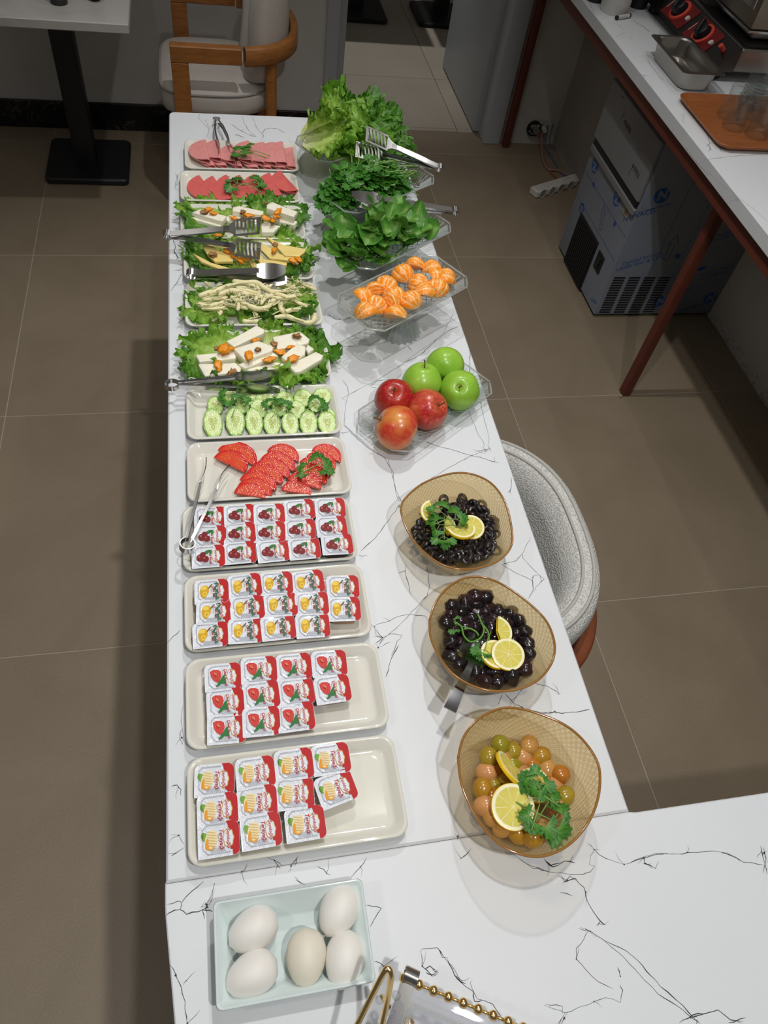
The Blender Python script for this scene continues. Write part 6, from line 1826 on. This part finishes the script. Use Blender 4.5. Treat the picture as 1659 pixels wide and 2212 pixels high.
GRC = [(150, 140, 36), (176, 132, 40), (196, 146, 80), (206, 150, 98), (164, 140, 44), (184, 116, 42)]
M_og = [mat('green_olive_skin', c, .2, var=(30, tuple(max(0, v - 14) for v in c)), coat=.4, sss=.1) for c in GRC]
OG = [olive_mesh(20 + k, .0125, .05, M_og[k], 1.16) for k in range(6)]
OL3 = [(570, 440, 0), (668, 490, 4), (820, 442, 2), (918, 540, 1), (765, 550, 3), (468, 555, 4), (600, 562, 2), (683, 618, 0), (843, 645, 5), (972, 662, 2), (1097, 700, 5), (447, 682, 3), (578, 745, 1), (1035, 800, 3), (415, 828, 1), (505, 800, 4), (1125, 890, 4), (500, 893, 5), (735, 822, 1), (612, 832, 4), (435, 975, 3), (1062, 990, 3), (500, 1062, 2), (592, 1152, 2), (722, 1208, 1), (846, 1248, 1), (790, 1140, 4), (935, 1190, 3), (1000, 885, 2), (945, 765, 5), (765, 695, 3), (700, 905, 1), (525, 665, 5)]
for i, ((x, y, k), lab) in enumerate(zip(OL3, pile_labels([(a, b) for a, b, c in OL3], 765, 830, 400, 420, 'green olive', 'nearest bowl'))):
    d = math.hypot((x - 765) / 420, (y - 830) / 440)
    q = P(*cb3(x, y), .8 + .018 + .008 * (1 - d ** 2) + .022 * min(d, 1.1) ** 3)
    o = put('green_olive', OG[k], None, q, (ro.uniform(-1.2, 1.2), ro.uniform(-1.2, 1.2), ro.uniform(0, 3)))
    tag(o, lab, 'olive', OLG[3])
# ---- lemon slices
def lemon_mat():
    t = NT('lemon_flesh')
    uv = t.new('ShaderNodeUVMap'); sp = t.new('ShaderNodeSeparateXYZ'); t.link(uv.outputs[0], sp.inputs[0])
    r, a = sp.outputs[0], sp.outputs[1]
    n = t.noise(t.coord('Object'), 300, 3, .6)
    base = t.ramp(r, [(.0, (236, 232, 176)), (.12, (222, 208, 104)), (.80, (214, 202, 96)), (.86, (244, 240, 208)), (.94, (244, 238, 196)), (1.0, (236, 200, 40))])
    w = t.math('ABSOLUTE', t.math('SINE', t.math('MULTIPLY', a, math.pi * 9)))
    ln = t.math('MULTIPLY', t.math('LESS_THAN', w, .10), t.math('LESS_THAN', r, .86))
    col = t.mix(t.math('MULTIPLY', ln, .75), base, (244, 240, 206))
    col = t.mix(.12, col, t.ramp(n, [(.3, (110, 110, 90)), (.7, (255, 255, 250))]), 'OVERLAY')
    t.link(col, t.b.inputs['Base Color']); t.set(Roughness=.2)
    t.b.inputs['Subsurface Weight'].default_value = .25; t.b.inputs['Subsurface Scale'].default_value = .004
    t.bump(n, .25, .0008)
    return t.m
M_lem = lemon_mat()
M_lemr = mat('lemon_peel', (244, 202, 28), .35, bump=(220, .4, .0006))
def lemon(label, q, r, a0, a1, rot, th=.0052):
    mb = disc_slice(r, r, th, R(a0), R(a1), 40 if a1 - a0 >= 359 else 22)
    o = mb.build('lemon_slice', [M_lem, M_lemr], smooth=50)
    o.location = q; o.rotation_euler = rot
    return tag(o, label, 'lemon', 'lemon slices in the olive bowls')
def seedpips(par, n=4):
    for k in range(n):
        MB().ball((.004 * math.cos(k * 1.57 + .6), .004 * math.sin(k * 1.57 + .6), .0056), .0016, 8, 6, sq=(1, 1, .5)).build('pip', mat('lemon_pip', (230, 214, 170), .4) if k == 0 else bpy.data.materials['lemon_pip'], par)
lemon('round lemon slice lying on the sliced olives', P(*cb(612, 488), .842), .0205, 0, 360, (R(8), R(-6), R(20)))
lemon('half lemon slice with yellow peel towards the camera on the sliced olives', P(*cb(535, 500), .851), .0225, 180, 360, (R(-12), R(4), R(6)))
lemon('lemon wedge half hidden under parsley on the sliced olives', P(*cb(330, 375), .842), .021, 90, 250, (R(10), 0, R(10)))
lemon('lemon quarter partly covered by parsley on the sliced olives', P(*cb(405, 470), .843), .019, -80, 60, (R(5), R(8), 0))
lm = lemon('round lemon slice with pips on the whole black olives', P(*cb(885, 1437), .853), .0228, 0, 360, (R(4), R(-6), R(30)))
seedpips(lm)
lemon('lemon slice under the round one on the whole black olives', P(*cb(795, 1440), .847), .0222, 0, 360, (R(6), R(5), R(80)))
lemon('lemon half standing behind the round slice on the whole black olives', P(*cb(800, 1262), .850), .0225, -75, 80, (R(8), R(10), R(-5)))
lemon('large round lemon slice in front on the green olives', P(*cb3(672, 985), .852), .0268, 0, 360, (R(10), R(-3), R(15)))
lemon('lemon slice tilted on edge at the upper left of the green olives', P(*cb3(635, 655), .850), .0235, 0, 360, (R(12), R(50), R(38)))
lemon('lemon slice under the parsley on the green olives', P(*cb3(865, 800), .846), .0215, 0, 360, (R(5), R(8), R(50)))
# ---- herbs on the olives
PG = 'parsley garnish on the olive bowls'
for (c, x, y, z, rz, sc, v_, rx, lab) in ((cb, 385, 370, .858, .4, .85, 0, -.2, 'bright parsley leaf at the top of the sliced olives'), (cb, 490, 430, .858, -1.3, .85, 1, -.2, 'parsley leaf touching the round lemon on the sliced olives'), (cb, 375, 470, .855, 1.3, .85, 2, 0, 'parsley leaf on the left lemon wedge of the sliced olives'), (cb, 410, 555, .850, 2.9, .85, 0, 0, 'lowest parsley leaf on the sliced olives'),
    (cb, 505, 1215, .846, 1.2, .6, 1, 0, 'small parsley leaf at the left of the whole black olives'), (cb, 715, 1400, .852, 2.6, .7, 2, 0, 'small parsley leaf beside the lemons on the whole black olives'),
    (cb3, 870, 790, .862, .6, .85, 3, -.2, 'parsley leaf at the top of the green olive garnish'), (cb3, 920, 920, .862, -.6, .9, 0, -.1, 'parsley leaf in the middle of the green olive garnish'), (cb3, 900, 1080, .858, 2.4, .95, 1, 0, 'parsley leaf at the lower left of the green olive garnish'), (cb3, 1020, 1110, .857, -2.2, 1.05, 2, 0, 'parsley leaf at the lower right of the green olive garnish')):
    sprig(lab, P(*c(x, y), z), rz, sc, v_, rx, 0, PG)
for pts, lab in ((('480,1185 540,1220 560,1290 610,1335 680,1310 710,1250 690,1190 665,1130',), 'long curled green herb stem looping over the whole black olives'), (('690,1195 740,1260 748,1340',), 'short herb stem right of the curled one on the whole black olives'), (('560,1240 600,1235 650,1260 670,1290',), 'herb stem across the middle of the whole black olives')):
    pp = [P(*cb(*map(float, s_.split(','))), .850) for s_ in pts[0].split()]
    o = MB().tube(smooth_path(pp), .0014, 6).build('herb_sprig', M_parl, org=tuple(pp[0]), smooth=180)
    tag(o, lab, 'herb stem', PG)
# ---- spoon in the middle bowl
tip = P(*cb(455, 1845), .866); neck = P(*cb(605, 1520), .853); bw_ = P(*cb(630, 1430), .8445)
M_spoon = mat('dark_polished_steel', (150, 150, 152), .12, 1.0)
d = (bw_ - tip); d.z = 0; d.normalize()
sp_ = thing('serving_spoon', 'steel serving spoon resting on the rim of the middle olive bowl', 'spoon', tuple(neck))
mb = MB().strip([tip - neck, (tip - neck) * .5 + Vector((0, 0, .003)), Vector((0, 0, 0)), (bw_ - neck) * .35], [.0085, .0065, .0042, .0045], Vector((-d.y, d.x, 0)), .0022)
mb.build('handle', M_spoon, sp_)
rows = []
side_ = Vector((-d.y, d.x, 0))
for i in range(13):
    p_ = math.pi * (i / 12)
    u = -math.cos(p_) * .028; w_ = math.sin(p_) ** .8 * .0205
    row = []
    for k in range(11):
        v_ = -1 + k / 5
        dep = -.0085 * (1 - v_ * v_) * math.sin(p_)
        row.append((bw_ - neck) + d * u + side_ * (w_ * v_) + Vector((0, 0, dep + .0045)))
    rows.append(row)
mb = MB().grid(rows)
k = len(mb.v); mb.add([(x, y, z - .0012) for x, y, z in mb.v[:k]], [tuple(f[::-1]) for f in mb.f[:len(mb.f)]])
mb.build('spoon_bowl', M_spoon, sp_, smooth=180)
# ================================================================== serving tongs
def tongs(label, hinge, tips, wdir, head='solid', hw=.016, hl=.055, w=.0068, loop=.012, bow=.006, slots=6, arms=2):
    hinge = Vector(hinge); tips = [Vector(t_) for t_ in tips]
    if isinstance(wdir, float):
        a_ = (tips[0] + tips[-1]) / 2 - hinge
        wdir = Vector((0, 0, 1)).cross(a_).normalized() + Vector((0, 0, wdir))
    wdir = Vector(wdir).normalized()
    o = thing('serving_tongs', label, 'tongs', tuple(hinge), 0, 'steel serving tongs on the buffet')
    ax_ = ((tips[0] + tips[-1]) / 2 - hinge); ax_.normalize()
    wd = (wdir - ax_ * wdir.dot(ax_)).normalized(); sd = ax_.cross(wd).normalized()
    if (tips[0] - tips[-1]).dot(sd) < 0: sd = -sd
    # spring loop at the closed end
    lp = [ax_ * (loop * 1.9) + sd * loop * .55]
    for k in range(13):
        a = R(-50 + 280 * k / 12) + math.pi / 2 - R(90)
        lp.append(ax_ * (loop - loop * math.sin(a + 0) * 1.0) + sd * (loop * math.cos(a)))
    lp.append(ax_ * (loop * 1.9) - sd * loop * .55)
    lp = [ax_ * (loop * 2.0) + sd * loop * .5] + [ax_ * (loop * (1 - math.cos(R(40) + R(320) * (k / 14) - R(180) + R(180))) if False else loop - loop * math.cos(R(-140 + 280 * k / 14))) + sd * (-loop * math.sin(R(-140 + 280 * k / 14))) for k in range(15)] + [ax_ * (loop * 2.0) - sd * loop * .5]
    MB().strip(lp, w, wd, .0014).build('spring_loop', M_steel, o, smooth=50)
    for i, tp in enumerate(tips[:arms]):
        s = 1 if i == 0 else -1
        a0 = ax_ * (loop * 1.9) + sd * s * loop * .5
        e = tp - hinge; L = (e - a0).length; d = (e - a0).normalized()
        hb = e - d * hl
        path = [a0, a0.lerp(hb, .3) + sd * s * bow, a0.lerp(hb, .7) + sd * s * bow * .8, hb]
        arm = MB().strip(path, [w * .8, w, w * .95, w * .8], wd, .0014)
        for g in (-1, 1):                                # folded edges give the U section
            arm.strip([q + wd * g * w * .92 - sd * s * .0016 for q in path], .0018, sd, .0010)
        A = arm.build('arm', M_steel, o, smooth=40)
        hd = MB()
        if head == 'slotted':
            hd.strip([hb - d * .012, hb, hb + d * .012], [w * .8, w * 1.3, hw], wd, .0014)
            for k in range(slots):
                c = hb + d * (.012 + (hl - .014) * (k + .5) / slots)
                hd.strip([c - wd * hw + d * .004, c - sd * s * .0015, c + wd * hw - d * .002], .0021, d, .0014)
            hd.strip([hb + d * .010 + wd * hw, hb + d * hl + wd * hw], .0024, wd, .0014)
            hd.strip([hb + d * .010 - wd * hw, hb + d * hl - wd * hw], .0024, wd, .0014)
            hd.strip([hb + d * (hl - .003) - wd * hw, hb + d * (hl - .003) + wd * hw], .0028, d, .0014)
        else:
            pts, ws = [], []
            for k in range(9):
                t_ = k / 8
                pts.append(hb + d * (hl * t_ - .004) - sd * s * (.0035 * math.sin(math.pi * t_)))
                ws.append((w * .8) * (1 - t_) + hw * math.sin(math.pi * min(1, .12 + .78 * t_)) ** .6 if head == 'solid' else max(.001, hw * (1 - t_ ** 2)))
            hd.strip(pts, ws, wd, .0013)
        hd.build('head', M_steel, A, smooth=40)
    return o
tongs('small steel tongs lying behind the farthest plate with tips on the pink salami', P(467, 257, .815), [P(472, 327, .842), P(504, 322, .842)], (0, .15, 1), 'leaf', .0085, .045, .0050, .0085, .004)
tongs('slotted steel tongs lying between the far white cheese and the yellow cheese', P(353, 507, .850), [P(563, 487, .884), P(563, 543, .852)], (0, 1, .25), 'slotted', .019, .062, .0068, .008, .0)
tongs('flat steel tongs lying between the yellow cheese and the string cheese', P(403, 592, .842), [P(622, 582, .868), P(624, 606, .850)], (0, 1, .35), 'solid', .015, .055, .0066, .009, .0)
tongs('open steel tongs with round loop over the table edge beside the cucumbers', P(356, 832, .838), [P(607, 803, .848), P(610, 845, .832)], (0, .12, 1), 'solid', .0085, .075, .0042, .0115, .0)
tongs('open steel tongs with tips on the tomato plate and loop on the cherry jam plate', P(400, 1190, .842), [P(446, 986, .826), P(498, 1002, .828)], (.15, 0, 1), 'solid', .0055, .06, .0055, .0105, .0)
tongs('slotted steel tongs resting on the parsley heap', P(956, 365, .902), [P(790, 288, .962), P(768, 322, .936)], -.35, 'slotted', .019, .062, .0068, .007, .0)
tongs('steel tongs with spoon-shaped head resting on the arugula stand', P(990, 457, .905), [P(756, 418, .932), P(765, 440, .900)], -.2, 'solid', .014, .055, .0068, .007, .0)

# ================================================================== clear beaded dish in the foreground
zr = .868
A0 = P(866, 2112, zr); B0 = P(1095, 2207, zr)
u = (B0 - A0); u.z = 0; u.normalize(); wv = Vector((u.y, -u.x, 0))            # wv points towards the camera side
DX, DY = .20, .125
dc = A0 + u * DX / 2 + wv * DY / 2
ang = math.atan2(u.y, u.x)
bd = thing('beaded_dish', 'clear acrylic dish with gold beaded rim and gold handles at the bottom edge', 'dish', (dc.x, dc.y, .8), ang)
H = zr - .8
hx, hy = DX / 2, DY / 2
MB().loft(0, 0, hx, hy, [(.022, .006, .006), (.018, .008, .008), (.004, H - .004, .006), (.0, H, .006), (.002, H + .002, .006), (.010, H + .001, .005), (.016, H - .006, .005), (.024, .014, .005), (.030, .011, .005)], seg=3).build('dish_shell', M_acryl, bd, smooth=30)
MB().loft(0, 0, hx - .016, hy - .016, [(0, H - .003, .004), (.002, H - .001, .004), (.0045, H - .003, .004)], seg=3, caps=(False, False)).build('inner_ledge', M_grib, bd, smooth=30)
M_crys = clear_mat('crystal_bead', (252, 252, 254), .02, body=(236, 238, 246), bodyw=.15, edge=.7, low=.08, power=2)
nb = 13
for row, (y, m_) in enumerate(((hy, M_gold), (-hy, M_gold))):
    for k in range(nb):
        x = -hx + (k + .2) * .0157
        MB().ball((x, y, H + .003), .0052, 14, 10).build('bead', m_, bd, smooth=180)
        if k < nb - 1: MB().tube([(x + .005, y, H + .003), (x + .0107, y, H + .003)], .0016, 8).build('bead_link', m_, bd, smooth=180)
for sx_ in (-1, 1):
    for k in range(7):
        y = hy - .016 - k * .0157
        MB().ball((sx_ * hx, y, H + .002), .0046, 12, 8).build('crystal_bead', M_crys, bd, smooth=180)
        MB().ball((sx_ * (hx + .012), y - .006, H - .030), .0046, 12, 8).build('crystal_bead', M_crys, bd, smooth=180)
    if sx_ < 0:
        wpt = [P(758, 2240, .868), P(776, 2205, .880), P(806, 2145, .905), P(828, 2103, .922), P(838, 2093, .926), P(845, 2108, .922), P(838, 2155, .900), P(828, 2200, .882), P(820, 2235, .870)]
        inv = (Matrix.Translation((dc.x, dc.y, .8)) @ Matrix.Rotation(ang, 4, 'Z')).inverted()
        hpl = smooth_path([inv @ q for q in wpt], 6)
        MB().tube(hpl, .0030, 12).build('gold_handle', M_gold, bd, smooth=180)
    else:
        MB().tube([(-q.x, q.y, q.z) for q in hpl], .0030, 12).build('gold_handle', M_gold, bd, smooth=180)
    MB().tube([(sx_ * (hx + .004), hy - .028, H + .002), (sx_ * (hx + .012), hy - .02, H - .012)], .0025, 8).build('handle_rivet', M_gold, bd, smooth=180)
for sx_ in (-1, 1):
    for sy_ in (-1, 1): MB().ball((sx_ * (hx - .028), sy_ * (hy - .028), .004), .006, 10, 8, sq=(1, 1, .7)).build('foot', M_gold, bd, smooth=180)
lp0 = P(893, 2092, .874)
tongs('steel tongs lying in the clear beaded dish, loop over its far rim', lp0, [lp0 + wv * .16 + Vector((-.012, 0, -.045)), lp0 + wv * .16 + Vector((-.004, 0, -.052))], u, 'solid', .010, .05, .0072, .007, .0)
